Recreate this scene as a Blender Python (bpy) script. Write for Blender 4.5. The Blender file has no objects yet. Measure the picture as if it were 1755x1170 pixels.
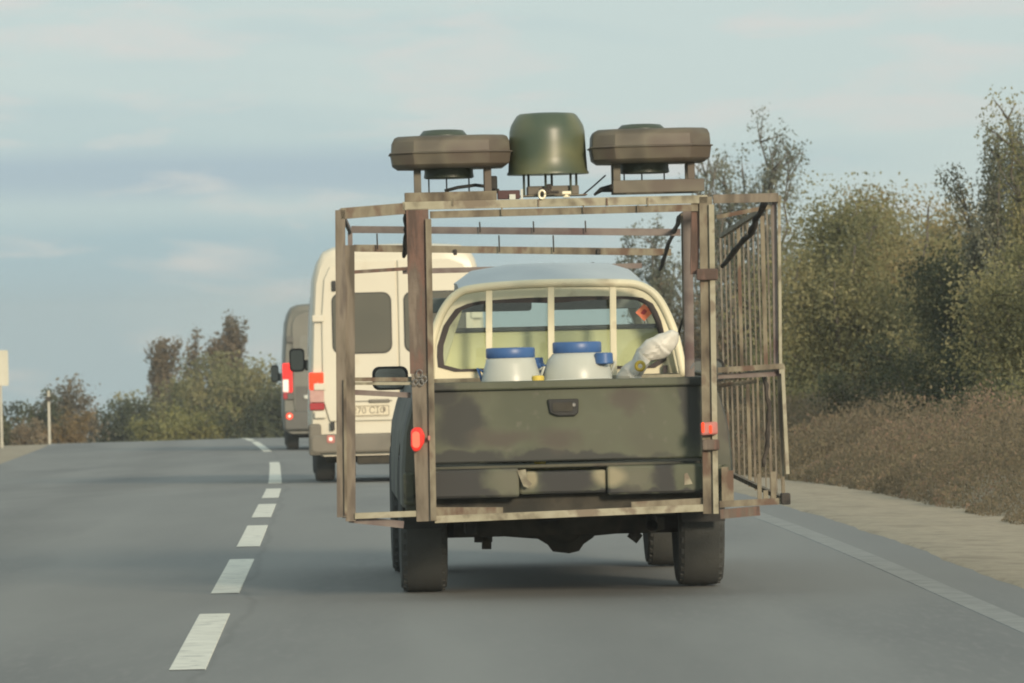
import bpy, bmesh, math, random
import numpy as np
from mathutils import Vector, Matrix
PI = math.pi
SC = bpy.context.scene
COL = SC.collection

# ------------------------------------------------------------------ camera
F = 11400.0 / 1755.0          # focal length in picture widths (a long zoom)
ROLL, PITCH, CAMZ = 0.024, 20 / 11400.0, 1.42
cam = bpy.data.cameras.new('camera')
cam.sensor_width = 36.0
cam.lens = 36.0 * F
cam.clip_start, cam.clip_end = 1.0, 6000.0
camo = bpy.data.objects.new('camera', cam)
COL.objects.link(camo)
fw = Vector((0, math.cos(PITCH), -math.sin(PITCH)))
up0 = Vector((0, math.sin(PITCH), math.cos(PITCH)))
r0 = Vector((1, 0, 0))
rt = r0 * math.cos(ROLL) - up0 * math.sin(ROLL)
upv = r0 * math.sin(ROLL) + up0 * math.cos(ROLL)
m = Matrix((rt, upv, -fw)).transposed().to_4x4()
m.translation = (0, 0, CAMZ)
camo.matrix_world = m
SC.camera = camo
cam.dof.use_dof = True; cam.dof.focus_distance = 35.5; cam.dof.aperture_fstop = 14.0

# ------------------------------------------------------------------ world
SUN_EL, SUN_AZ = math.radians(15.5), math.radians(158)     # sun behind the camera, a little to its right
w = bpy.data.worlds.new('World')
SC.world = w
w.use_nodes = True
nt = w.node_tree
nt.nodes.clear()
def N(t, **k):
    n = nt.nodes.new(t)
    for a, b in k.items(): setattr(n, a, b)
    return n
L = nt.links.new
tc = N('ShaderNodeTexCoord')
tilt = N('ShaderNodeMapping'); tilt.inputs['Rotation'].default_value = (math.radians(2.5), 0, 0)
L(tc.outputs['Generated'], tilt.inputs['Vector'])
sky = N('ShaderNodeTexSky', sky_type='NISHITA', sun_disc=False, sun_elevation=SUN_EL, sun_rotation=SUN_AZ)
sky.dust_density = 3.0
L(tilt.outputs[0], sky.inputs['Vector'])
def cloud_noise(sx, sz, scale, detail, rough, off=0.0):
    mp = N('ShaderNodeMapping'); mp.inputs['Scale'].default_value = (sx, sx, sz); mp.inputs['Location'].default_value = (off, 0, off)
    L(tc.outputs['Generated'], mp.inputs['Vector'])
    n = N('ShaderNodeTexNoise'); n.inputs['Scale'].default_value = scale
    n.inputs['Detail'].default_value = detail; n.inputs['Roughness'].default_value = rough
    n.inputs['Distortion'].default_value = 0.3
    L(mp.outputs[0], n.inputs['Vector'])
    return n.outputs['Fac']
def ramp(fac, stops):
    r = N('ShaderNodeValToRGB')
    e = r.color_ramp.elements
    while len(e) < len(stops): e.new(0.5)
    for i, (p, c) in enumerate(stops):
        e[i].position = p; e[i].color = (*c, 1)
    L(fac, r.inputs[0])
    return r.outputs[0]
def mixc(fac, a, b):
    x = N('ShaderNodeMix', data_type='RGBA')
    for i, v in ((0, fac), (6, a), (7, b)):
        if isinstance(v, (int, float)): x.inputs[i].default_value = v
        elif isinstance(v, tuple): x.inputs[i].default_value = (*v, 1)
        else: L(v, x.inputs[i])
    return x.outputs[2]
sxyz = N('ShaderNodeSeparateXYZ'); L(tc.outputs['Generated'], sxyz.inputs[0])
def mad(a, k, c):
    q = N('ShaderNodeMath', operation='MULTIPLY_ADD'); L(a, q.inputs[0]); q.inputs[1].default_value = k
    if isinstance(c, float): q.inputs[2].default_value = c
    else: L(c, q.inputs[2])
    q.use_clamp = False
    return q.outputs[0]
def clampm(a, lo, hi):
    q = N('ShaderNodeClamp'); L(a, q.inputs[0]); q.inputs[1].default_value = lo; q.inputs[2].default_value = hi; return q.outputs[0]
xg = clampm(sxyz.outputs[0], -.09, .09); zg_ = clampm(sxyz.outputs[2], -.03, .06)
big = ramp(mad(xg, .9, mad(zg_, 2.2, cloud_noise(7, 42, 1.0, 3, .5, 3.1))), [(.38, (0, 0, 0)), (.62, (1, 1, 1))])
fine = ramp(mad(zg_, 1.2, cloud_noise(30, 150, 1.0, 5, .55, 1.7)), [(.55, (0, 0, 0)), (.74, (1, 1, 1))])
SK = 10.0
lowc = (0.43 * SK, 0.60 * SK, 0.655 * SK)
hic = (0.63 * SK, 0.745 * SK, 0.73 * SK)
base = mixc(big, lowc, hic)
wz = mad(cloud_noise(9, 30, 1.0, 2, .5, 8.3), .012, sxyz.outputs[2])
def bump(src, lo, mid0, mid1, hi):
    return ramp(mad(src, 5.0, .5), [(.5 + 5 * lo, (0, 0, 0)), (.5 + 5 * mid0, (1, 1, 1)), (.5 + 5 * mid1, (1, 1, 1)), (.5 + 5 * hi, (0, 0, 0))])
band = bump(wz, .0255, .0295, .032, .0355)
side = ramp(mad(xg, 5.0, .5), [(.42, (1, 1, 1)), (.53, (0, 0, 0))])
mulb = N('ShaderNodeMix', data_type='RGBA', blend_type='MULTIPLY'); mulb.inputs[0].default_value = 1.0
L(band, mulb.inputs[6]); L(side, mulb.inputs[7])
base = mixc(mulb.outputs[2], base, (0.445 * SK, 0.575 * SK, 0.65 * SK))
cloud = mixc(fine, base, (0.73 * SK, 0.745 * SK, 0.72 * SK))
fin = mixc(0.86, sky.outputs[0], cloud)
bg = N('ShaderNodeBackground'); bg.inputs['Strength'].default_value = 0.1
L(fin, bg.inputs['Color'])
L(bg.outputs[0], N('ShaderNodeOutputWorld').inputs['Surface'])

sl = bpy.data.lights.new('sun', 'SUN')
sl.energy = 3.3; sl.angle = math.radians(9); sl.color = (1.0, 0.83, 0.62)
so = bpy.data.objects.new('sun', sl); COL.objects.link(so)
sd = Vector((math.sin(SUN_AZ) * math.cos(SUN_EL), math.cos(SUN_AZ) * math.cos(SUN_EL), math.sin(SUN_EL)))
so.rotation_euler = sd.to_track_quat('Z', 'Y').to_euler()
SC.view_settings.view_transform = 'Standard'
SC.view_settings.look = 'None'
SC.view_settings.exposure = 0.0
SC.view_settings.gamma = 1.0
SC.cycles.use_denoising = True
SC.cycles.pixel_filter_type = 'GAUSSIAN'
SC.cycles.filter_width = 2.2
SC.cycles.max_bounces = 8
SC.cycles.transparent_max_bounces = 24
SC.cycles.volume_bounces = 0

# ------------------------------------------------------------------ measuring helpers
def ray(px, py):
    """pixel of the 1755 x 1170 photograph -> horizontal and downward slope of its line of sight"""
    u, v = px - 877.5, py - 585.0
    c, s = math.cos(ROLL), math.sin(ROLL)
    return (u * c - v * s) / 11400.0, (u * s + v * c + 20) / 11400.0
def at(px, py, d):
    a, b = ray(px, py)
    return Vector((a * d, d, CAMZ - b * d))
ZP = [(-150, 0), (45, 0), (60, -.08), (68, -.17), (76, -.31), (100, -.56), (123, -.725), (160, -1.03), (175, -1.35), (200, -2.0), (300, -5), (1600, -45)]
XP = [(-150, 3.2), (0, -.74), (28, -1.40), (36.25, -1.60), (44.5, -1.79), (50.25, -1.955), (62, -2.28), (76.5, -2.76), (104.5, -3.77), (121, -4.48), (145, -5.65), (160, -6.5), (200, -9.2), (300, -17), (1600, -120)]
def zroad(d, w=7): return sum(float(np.interp(d + w * (k / 4 - 1), [p[0] for p in ZP], [p[1] for p in ZP])) for k in range(9)) / 9
def xroad(d, w=6): return sum(float(np.interp(d + w * (k / 4 - 1), [p[0] for p in XP], [p[1] for p in XP])) for k in range(9)) / 9
def bank(off):
    a = abs(off)
    if a < 5.4: return -.09
    if a < 5.9: return -.09 + (a - 5.4) / .5 * .10
    if off > 0: return .01 + min(a - 5.9, 6) * .03
    return .01 + min(a - 5.9, 8) * .04
def ground(x, d):
    return zroad(d) + bank(x - xroad(d))

# ------------------------------------------------------------------ object helpers
def tag(o, label=None, cat=None, group=None, kind=None):
    if label: o['label'] = label
    if cat: o['category'] = cat
    if group: o['group'] = group
    if kind: o['kind'] = kind
    return o
def empty(name, loc, rot=(0, 0, 0), **k):
    o = bpy.data.objects.new(name, None)
    o.empty_display_size = .2
    COL.objects.link(o); o.location = loc; o.rotation_euler = rot
    return tag(o, **k)
class MB:
    def __init__(s): s.v, s.f = [], []
    def add(s, vs, fs):
        n = len(s.v); s.v += [tuple(p) for p in vs]; s.f += [tuple(i + n for i in q) for q in fs]; return s
    def box(s, c, d, rot=None):
        c = Vector(c); vs = []
        for k in range(8):
            p = Vector(((k & 1) - .5, ((k >> 1) & 1) - .5, ((k >> 2) & 1) - .5))
            p = Vector((p.x * d[0], p.y * d[1], p.z * d[2]))
            if rot is not None: p = rot @ p
            vs.append(c + p)
        return s.add(vs, [(0, 2, 3, 1), (4, 5, 7, 6), (0, 1, 5, 4), (2, 6, 7, 3), (0, 4, 6, 2), (1, 3, 7, 5)])
    def span(s, a, b):
        a, b = Vector(a), Vector(b)
        return s.box((a + b) / 2, [abs(q) for q in (b - a)])
    def frame(s, p, q, ref=Vector((0, 1, 0))):
        d = (Vector(q) - Vector(p)).normalized()
        if abs(d.dot(ref)) > .95: ref = Vector((0, 0, 1))
        x = ref.cross(d).normalized(); return x, d.cross(x).normalized(), d
    def prof(s, p, q, pts, ref=Vector((0, 1, 0))):
        """extrude a closed 2D section from p to q"""
        x, y, d = s.frame(p, q, ref); n = len(pts)
        vs = [Vector(e) + x * a + y * b for e in (p, q) for a, b in pts]
        fs = [(i, (i + 1) % n, n + (i + 1) % n, n + i) for i in range(n)] + [tuple(range(n))[::-1], tuple(range(n, 2 * n))]
        return s.add(vs, fs)
    def beam(s, p, q, w, h=None):
        h = h or w
        return s.prof(p, q, [(-w / 2, -h / 2), (w / 2, -h / 2), (w / 2, h / 2), (-w / 2, h / 2)])
    def angle(s, p, q, w, t=.006, sx=1):
        """angle iron: one leg faces the rear, the other runs forward"""
        P = [(-w / 2, -t), (w / 2, -t), (w / 2, 0), (-w / 2 + t, 0), (-w / 2 + t, w), (-w / 2, w)]
        return s.prof(p, q, [(a * sx, b) for a, b in P])
    def tube(s, pts, r, n=8, cap=True):
        pts = [Vector(p) for p in pts]; rs = r if isinstance(r, (list, tuple)) else [r] * len(pts)
        vs = []; x = None
        for i, p in enumerate(pts):
            d = (pts[min(i + 1, len(pts) - 1)] - pts[max(i - 1, 0)]).normalized()
            if x is None: x = d.orthogonal().normalized()
            x = (x - d * x.dot(d)).normalized(); y = d.cross(x)
            for k in range(n):
                a = 2 * PI * k / n; vs.append(p + (x * math.cos(a) + y * math.sin(a)) * rs[i])
        fs = [(i * n + k, i * n + (k + 1) % n, (i + 1) * n + (k + 1) % n, (i + 1) * n + k) for i in range(len(pts) - 1) for k in range(n)]
        if cap: fs += [tuple(range(n))[::-1], tuple(range((len(pts) - 1) * n, len(pts) * n))]
        return s.add(vs, fs)
    def rings(s, rings, closed=True, cap=True):
        n = len(rings[0]); vs = [p for r in rings for p in r]
        fs = [(i * n + k, i * n + (k + 1) % n, (i + 1) * n + (k + 1) % n, (i + 1) * n + k) for i in range(len(rings) - 1) for k in range(n if closed else n - 1)]
        if cap: fs += [tuple(range(n))[::-1], tuple(range((len(rings) - 1) * n, len(rings) * n))]
        return s.add(vs, fs)
    def lathe(s, c, prof, n=32, axis='Z', cap=True):
        c = Vector(c); R = []
        for r, h in prof:
            ring = []
            for k in range(n):
                a = 2 * PI * k / n; p = (math.cos(a) * r, math.sin(a) * r, h)
                if axis == 'X': p = (p[2], p[0], p[1])
                if axis == 'Y': p = (p[0], p[2], p[1])
                ring.append(c + Vector(p))
            R.append(ring)
        return s.rings(R, cap=cap)
    def slab(s, poly, y0, y1):
        """polygon given as (x, z) pairs, thick from y0 to y1"""
        n = len(poly)
        vs = [(x, y0, z) for x, z in poly] + [(x, y1, z) for x, z in poly]
        return s.add(vs, [tuple(range(n)), tuple(range(n, 2 * n))[::-1]] + [(i, n + i, n + (i + 1) % n, (i + 1) % n) for i in range(n)])
    def build(s, name, mat, parent=None, smooth=False, bevel=0, sub=0, autos=None):
        me = bpy.data.meshes.new(name); me.from_pydata(s.v, [], s.f)
        bm = bmesh.new(); bm.from_mesh(me); bmesh.ops.recalc_face_normals(bm, faces=bm.faces); bm.to_mesh(me); bm.free()
        me.materials.append(mat)
        if smooth or autos:
            me.polygons.foreach_set('use_smooth', [True] * len(me.polygons))
            if autos:
                bm = bmesh.new(); bm.from_mesh(me)
                for e in bm.edges:
                    if len(e.link_faces) == 2 and e.calc_face_angle(0) > math.radians(autos): e.smooth = False
                bm.to_mesh(me); bm.free()
        o = bpy.data.objects.new(name, me); COL.objects.link(o)
        if parent: o.parent = parent
        if bevel:
            b = o.modifiers.new('b', 'BEVEL'); b.width = bevel; b.segments = 2; b.limit_method = 'ANGLE'; b.angle_limit = math.radians(40)
        if sub:
            b = o.modifiers.new('s', 'SUBSURF'); b.levels = sub; b.render_levels = sub
        return o
def rrect(x0, x1, z0, z1, r, n=5):
    P = []
    for cx, cz, a0 in ((x1 - r, z1 - r, 0), (x0 + r, z1 - r, 90), (x0 + r, z0 + r, 180), (x1 - r, z0 + r, 270)):
        for k in range(n + 1):
            a = math.radians(a0 + 90 * k / n); P.append((cx + r * math.cos(a), cz + r * math.sin(a)))
    return P
def radial(poly, c, n=72):
    out = []
    for k in range(n):
        a = 2 * PI * k / n; dx, dz = math.cos(a), math.sin(a); best = None
        for (x1, z1), (x2, z2) in zip(poly, poly[1:] + poly[:1]):
            ex, ez = x2 - x1, z2 - z1; den = dx * ez - dz * ex
            if abs(den) < 1e-9: continue
            t = ((x1 - c[0]) * ez - (z1 - c[1]) * ex) / den; u = ((x1 - c[0]) * dz - (z1 - c[1]) * dx) / den
            if t > 0 and -1e-6 <= u <= 1 + 1e-6 and (best is None or t > best): best = t
        best = best or .01
        out.append((c[0] + dx * best, c[1] + dz * best))
    return out

# ------------------------------------------------------------------ materials
def material(name, cols, rough=.7, scale=3.0, detail=4, stretch=(1, 1, 1), pos=None, metal=0, bump=0, bscale=60, emit=None, spec=.5, island=False, hard=False, speck=None, trans=0, ivar=.22):
    mt = bpy.data.materials.new(name); mt.use_nodes = True
    t = mt.node_tree; b = t.nodes['Principled BSDF']; lk = t.links.new
    b.inputs['Roughness'].default_value = rough; b.inputs['Metallic'].default_value = metal
    b.inputs['Specular IOR Level'].default_value = spec
    co = t.nodes.new('ShaderNodeTexCoord'); mp = t.nodes.new('ShaderNodeMapping')
    mp.inputs['Scale'].default_value = stretch; lk(co.outputs['Object'], mp.inputs[0])
    if isinstance(cols[0], (int, float)): cols = [cols, tuple(c * .8 for c in cols)]
    n = t.nodes.new('ShaderNodeTexNoise'); n.inputs['Scale'].default_value = scale; n.inputs['Detail'].default_value = detail
    lk(mp.outputs[0], n.inputs['Vector'])
    r = t.nodes.new('ShaderNodeValToRGB'); e = r.color_ramp.elements
    if hard: r.color_ramp.interpolation = 'EASE'
    while len(e) < len(cols): e.new(.5)
    for i, c in enumerate(cols):
        e[i].position = pos[i] if pos else .32 + .36 * i / (len(cols) - 1); e[i].color = (*c, 1)
    src = n.outputs['Fac']
    if island:
        g = t.nodes.new('ShaderNodeNewGeometry'); ma = t.nodes.new('ShaderNodeMath'); ma.operation = 'MULTIPLY_ADD'
        ma.inputs[1].default_value = ivar; lk(g.outputs['Random Per Island'], ma.inputs[0])
        m2 = t.nodes.new('ShaderNodeMath'); m2.operation = 'SUBTRACT'; m2.inputs[1].default_value = ivar / 2
        lk(n.outputs['Fac'], m2.inputs[0]); lk(m2.outputs[0], ma.inputs[2]); src = ma.outputs[0]
    lk(src, r.inputs[0]); out = r.outputs[0]
    if speck:
        n2 = t.nodes.new('ShaderNodeTexNoise'); n2.inputs['Scale'].default_value = speck[0]; n2.inputs['Detail'].default_value = 3
        lk(mp.outputs[0], n2.inputs['Vector'])
        r2 = t.nodes.new('ShaderNodeValToRGB'); r2.color_ramp.elements[0].position = speck[1]; r2.color_ramp.elements[1].position = speck[2]
        lk(n2.outputs['Fac'], r2.inputs[0])
        mx = t.nodes.new('ShaderNodeMix'); mx.data_type = 'RGBA'; lk(r2.outputs[0], mx.inputs[0]); lk(out, mx.inputs[6]); mx.inputs[7].default_value = (*speck[3], 1)
        out = mx.outputs[2]
    lk(out, b.inputs['Base Color'])
    if bump:
        n3 = t.nodes.new('ShaderNodeTexNoise'); n3.inputs['Scale'].default_value = bscale; n3.inputs['Detail'].default_value = 5
        lk(co.outputs['Object'], n3.inputs['Vector'])
        bp = t.nodes.new('ShaderNodeBump'); bp.inputs['Strength'].default_value = bump; bp.inputs['Distance'].default_value = .02
        lk(n3.outputs['Fac'], bp.inputs['Height']); lk(bp.outputs[0], b.inputs['Normal'])
    if emit:
        b.inputs['Emission Color'].default_value = (*emit[0], 1); b.inputs['Emission Strength'].default_value = emit[1]
    if trans:
        tr = t.nodes.new('ShaderNodeBsdfTranslucent'); ms = t.nodes.new('ShaderNodeMixShader'); ms.inputs[0].default_value = trans
        lk(out, tr.inputs['Color']); lk(b.outputs[0], ms.inputs[1]); lk(tr.outputs[0], ms.inputs[2])
        lk(ms.outputs[0], t.nodes['Material Output'].inputs['Surface'])
    return mt
def glass(name, tint, gloss=.12, rough=.03):
    mt = bpy.data.materials.new(name); mt.use_nodes = True; t = mt.node_tree; t.nodes.clear(); lk = t.links.new
    a = t.nodes.new('ShaderNodeBsdfTransparent'); a.inputs[0].default_value = (*tint, 1)
    g = t.nodes.new('ShaderNodeBsdfGlossy'); g.inputs['Roughness'].default_value = rough
    ge = t.nodes.new('ShaderNodeNewGeometry'); dt = t.nodes.new('ShaderNodeVectorMath'); dt.operation = 'DOT_PRODUCT'
    lk(ge.outputs['Normal'], dt.inputs[0]); lk(ge.outputs['Incoming'], dt.inputs[1])
    def mth(op, a_, b_):
        q = t.nodes.new('ShaderNodeMath'); q.operation = op
        for i, v in enumerate((a_, b_)):
            if v is None: continue
            if isinstance(v, (int, float)): q.inputs[i].default_value = v
            else: lk(v, q.inputs[i])
        return q.outputs[0]
    ab_ = mth('ABSOLUTE', dt.outputs['Value'], None); p5 = mth('POWER', mth('SUBTRACT', 1.0, ab_), 5.0)
    ad = t.nodes.new('ShaderNodeMath'); ad.operation = 'ADD'; ad.inputs[1].default_value = gloss + .03; lk(p5, ad.inputs[0])
    ms = t.nodes.new('ShaderNodeMixShader'); lk(ad.outputs[0], ms.inputs[0]); lk(a.outputs[0], ms.inputs[1]); lk(g.outputs[0], ms.inputs[2])
    lk(ms.outputs[0], t.nodes.new('ShaderNodeOutputMaterial').inputs[0])
    return mt
M = {}
M['asphalt'] = material('asphalt', [(.160, .166, .161), (.216, .221, .209), (.188, .194, .186)], rough=.85, scale=.55, detail=6, stretch=(1, .10, 1), bump=.12, bscale=30, speck=(26, .5, .9, (.22, .22, .21)), spec=.35)
M['paint_line'] = material('road_paint', [(.62, .61, .52), (.74, .73, .63)], rough=.7, scale=5, speck=(9, .56, .74, (.38, .38, .34)))
M['paint_faded'] = material('faded_road_paint', [(.235, .24, .225), (.275, .28, .26)], rough=.8, scale=2.5, speck=(5, .45, .75, (.17, .175, .165)))
M['gravel'] = material('gravel', [(.25, .21, .145), (.36, .305, .215), (.30, .26, .18)], rough=.95, scale=2, detail=8, bump=.35, bscale=9, speck=(11, .5, .75, (.22, .19, .14)))
M['soil'] = material('soil', [(.16, .135, .09), (.26, .21, .14), (.19, .18, .10)], rough=1, scale=.8, detail=8, bump=.6, bscale=6)
M['camo'] = material('camouflage_paint', [(.030, .034, .029), (.070, .076, .055), (.094, .096, .070), (.070, .064, .052)], rough=.6, scale=2.6, detail=3, pos=[.38, .46, .56, .66], hard=True, bump=.05, bscale=8)
M['camo_hi'] = material('patchy_bumper_paint', [(.025, .026, .024), (.07, .07, .05), (.13, .125, .09), (.04, .04, .036)], rough=.6, scale=5, detail=2, pos=[.38, .47, .58, .66], hard=True)
M['cream'] = material('cream_paint', [(.74, .69, .48), (.82, .77, .56)], rough=.4, scale=3, detail=5, speck=(6, .6, .8, (.42, .36, .24)))
M['roof'] = material('sky_reflection_roof_tint', [(.40, .45, .46), (.46, .51, .515)], rough=.3, scale=4)  # cab roof: the sky's bluish reflection is put into the base colour
M['black'] = material('black_plastic', [(.020, .021, .02), (.035, .035, .033)], rough=.7, scale=6)
M['under'] = material('underbody_dirt', [(.03, .03, .025), (.06, .055, .042), (.022, .022, .02)], rough=.9, scale=5)
M['rubber'] = material('tyre_rubber', [(.060, .063, .060), (.082, .085, .078)], rough=.9, scale=4, bump=.2)
M['seal'] = material('rubber_seal', [(.035, .028, .028), (.05, .04, .038)], rough=.6, scale=6)
M['steel'] = material('wheel_steel', [(.18, .18, .17), (.26, .26, .25)], rough=.5, metal=.6, scale=6)
M['tan_iron'] = material('tan_painted_iron', [(.085, .068, .05), (.16, .135, .095), (.235, .21, .15), (.13, .085, .06)], rough=.85, scale=7, detail=7, pos=[.36, .45, .55, .64], stretch=(1, 1, .5))
M['slat'] = material('dusty_pale_slat_iron', [(.10, .088, .07), (.165, .148, .118), (.21, .19, .15), (.125, .105, .088)], rough=.85, scale=5, detail=6, pos=[.36, .45, .56, .66])
M['light_iron'] = material('pale_painted_iron', [(.17, .15, .105), (.30, .28, .20), (.36, .34, .25), (.20, .165, .12)], rough=.8, scale=7, detail=7, pos=[.36, .45, .56, .66])
M['rust'] = material('rusty_iron', [(.09, .062, .05), (.165, .10, .078), (.125, .10, .08), (.20, .165, .13)], rough=.9, scale=7, detail=7, pos=[.38, .47, .54, .63], stretch=(2, 2, .3), bump=.3, bscale=25)
M['post_brown'] = material('dusty_brown_iron', [(.10, .085, .065), (.17, .145, .11), (.21, .18, .14), (.13, .11, .09)], rough=.9, scale=6, detail=7, pos=[.38, .46, .55, .64], stretch=(2, 2, .4))
M['purple_iron'] = material('weathered_iron', [(.15, .12, .115), (.21, .18, .16), (.13, .09, .085)], rough=.8, scale=6, detail=5)
M['dark_wrap'] = material('dark_tape', [(.03, .028, .026), (.075, .065, .055)], rough=.9, scale=14, bump=.5)
M['antenna_brown'] = material('brown_antenna_shell', [(.085, .075, .055), (.13, .115, .082), (.10, .08, .06)], rough=.55, scale=3.2, detail=2, pos=[.4, .5, .6])
M['antenna_green'] = material('green_antenna_shell', [(.045, .06, .042), (.07, .088, .058)], rough=.42, scale=3, detail=2)
M['dome'] = material('dome_camouflage', [(.06, .085, .055), (.13, .14, .075), (.07, .09, .06)], rough=.38, scale=2.6, detail=1, pos=[.38, .52, .66])
M['barrel'] = material('white_plastic', [(.50, .54, .49), (.58, .61, .55)], rough=.35, scale=3)
M['blue'] = material('blue_plastic', [(.05, .125, .32), (.065, .16, .38)], rough=.4, scale=5)
M['yellow'] = material('yellow_plastic', [(.62, .47, .06), (.7, .55, .1)], rough=.45, scale=5)
M['sack'] = material('white_film', [(.66, .65, .57), (.80, .79, .72)], rough=.45, scale=9, trans=.12)
M['brass'] = material('yellow_metal', [(.85, .78, .55), (.9, .85, .65)], rough=.3, metal=.3, scale=5)
M['orange'] = material('orange_sticker', [(.78, .17, .07), (.8, .24, .12)], rough=.5, scale=30)
M['seat'] = material('reflection_yellow_seat_cloth', [(.88, .82, .50), (.92, .87, .57)], rough=.9, scale=5)  # seat cloth yellowed to stand in for warm reflections in the rear window
M['visor'] = material('grey_green_visor', [(.16, .18, .165), (.2, .22, .2)], rough=.8, scale=5)
M['dash'] = material('grey_trim', [(.06, .065, .065), (.10, .10, .10)], rough=.7, scale=5)
M['red_lit'] = material('lit_red_lens', [(.45, .02, .02), (.5, .02, .02)], rough=.3, spec=.2, emit=((1, .04, .03), 1.0))
M['red_deep'] = material('glowing_dark_red_lens', [(.45, .02, .02), (.5, .03, .02)], rough=.25, emit=((1, .035, .02), .45))
M['red_hot'] = material('bright_red_bulb', [(.7, .08, .04), (.8, .1, .05)], rough=.3, emit=((1, .10, .06), 1.15))
M['orange_lit'] = material('lit_orange_red_lens', [(.5, .03, .01), (.55, .04, .015)], rough=.3, spec=.2, emit=((1, .075, .025), 1.0))
M['white_hot'] = material('lit_white_lens', [(.8, .7, .65), (.9, .8, .7)], rough=.25, emit=((1, .55, .45), .6))
M['pink'] = material('clear_pink_lens', [(.50, .30, .26), (.56, .36, .31)], rough=.2, scale=20)
M['red_dull'] = material('dull_red_lens', [(.34, .03, .04), (.4, .05, .05)], rough=.25)
M['red_dim'] = material('pinkish_red_lens', [(.40, .15, .13), (.46, .19, .16)], rough=.3, scale=30, emit=((1, .12, .08), .05))
M['van_white'] = material('cream_white_paint', [(.60, .57, .46), (.66, .63, .51)], rough=.35, scale=1.2, detail=5, speck=(3, .62, .85, (.52, .46, .33)))
M['van_grey'] = material('grey_green_paint', [(.14, .145, .125), (.18, .182, .155)], rough=.4, scale=1.5)
M['van_dark'] = material('dark_grey_paint', [(.085, .088, .08), (.11, .112, .10)], rough=.55, scale=1.5)
M['bumper_grey'] = material('grey_plastic', [(.14, .13, .105), (.19, .175, .14)], rough=.65, scale=2.5)
M['van_glass'] = material('tinted_van_glass', [(.10, .10, .08), (.125, .12, .095)], rough=.14, scale=1.5, spec=.6)
M['grey_panel'] = material('pale_grey_glass', [(.17, .175, .15), (.2, .205, .18)], rough=.3, scale=2)
M['mirror_glass'] = material('mirror_glass', [(.25, .27, .25), (.3, .31, .29)], rough=.1, metal=.7, scale=2)
M['plate'] = material('number_plate_white', [(.62, .56, .42), (.68, .62, .46)], rough=.4, scale=8)
M['ink'] = material('number_plate_ink', [(.17, .15, .10), (.2, .17, .12)], rough=.5, scale=8)
M['sign'] = material('weathered_sign_sheet', [(.52, .51, .41), (.60, .59, .48)], rough=.5, scale=3)
M['post'] = material('grey_post', [(.42, .41, .34), (.52, .50, .42)], rough=.7, scale=5)
M['bark'] = material('bark', [(.085, .075, .06), (.16, .145, .12)], rough=.95, scale=7, stretch=(3, 3, .5))
M['tree_green'] = material('olive_leaves', [(.115, .125, .058), (.24, .235, .11), (.36, .32, .16)], rough=.7, scale=.8, island=True, trans=.42, ivar=.15)
M['tree_dark'] = material('dark_leaves', [(.035, .047, .025), (.075, .088, .043), (.12, .125, .06)], rough=.75, scale=.9, island=True, trans=.35, ivar=.15)
M['tree_gold'] = material('turning_leaves', [(.145, .135, .06), (.28, .235, .105), (.37, .29, .145)], rough=.7, scale=.8, island=True, trans=.42, ivar=.15)
M['tree_silver'] = material('silvery_leaves', [(.08, .092, .06), (.17, .18, .125), (.28, .29, .22)], rough=.6, scale=.8, island=True, trans=.42, ivar=.15)
M['tree_brown'] = material('reddish_leaves', [(.14, .12, .07), (.25, .195, .125), (.31, .26, .165)], rough=.8, scale=.8, island=True, trans=.42, ivar=.15)
M['tree_redgreen'] = material('reddish_green_leaves', [(.11, .10, .06), (.19, .155, .10), (.24, .19, .125)], rough=.8, scale=.8, island=True, trans=.42, ivar=.15)
M['bush_orange'] = material('orange_leaves', [(.15, .115, .055), (.25, .18, .085), (.20, .16, .08)], rough=.8, scale=.8, island=True, trans=.42, ivar=.15)
M['bush_yellow'] = material('yellow_green_leaves', [(.12, .13, .045), (.26, .25, .09), (.20, .20, .075)], rough=.8, scale=.7, island=True, trans=.42, ivar=.15)
M['weed'] = material('dry_weeds', [(.115, .10, .064), (.22, .18, .12), (.19, .165, .10), (.32, .215, .155)], rough=.9, scale=.30, pos=[.34, .45, .55, .66], island=True, trans=.4, ivar=.12)
M['weed_olive'] = material('olive_weeds', [(.12, .11, .06), (.21, .18, .10), (.17, .155, .085)], rough=.9, scale=.5, island=True, trans=.35, ivar=.12)
M['glass'] = glass('cab_glass', (.90, .94, .91), .03)
M['glass_dark'] = glass('door_glass', (.30, .33, .32), .08)

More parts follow.
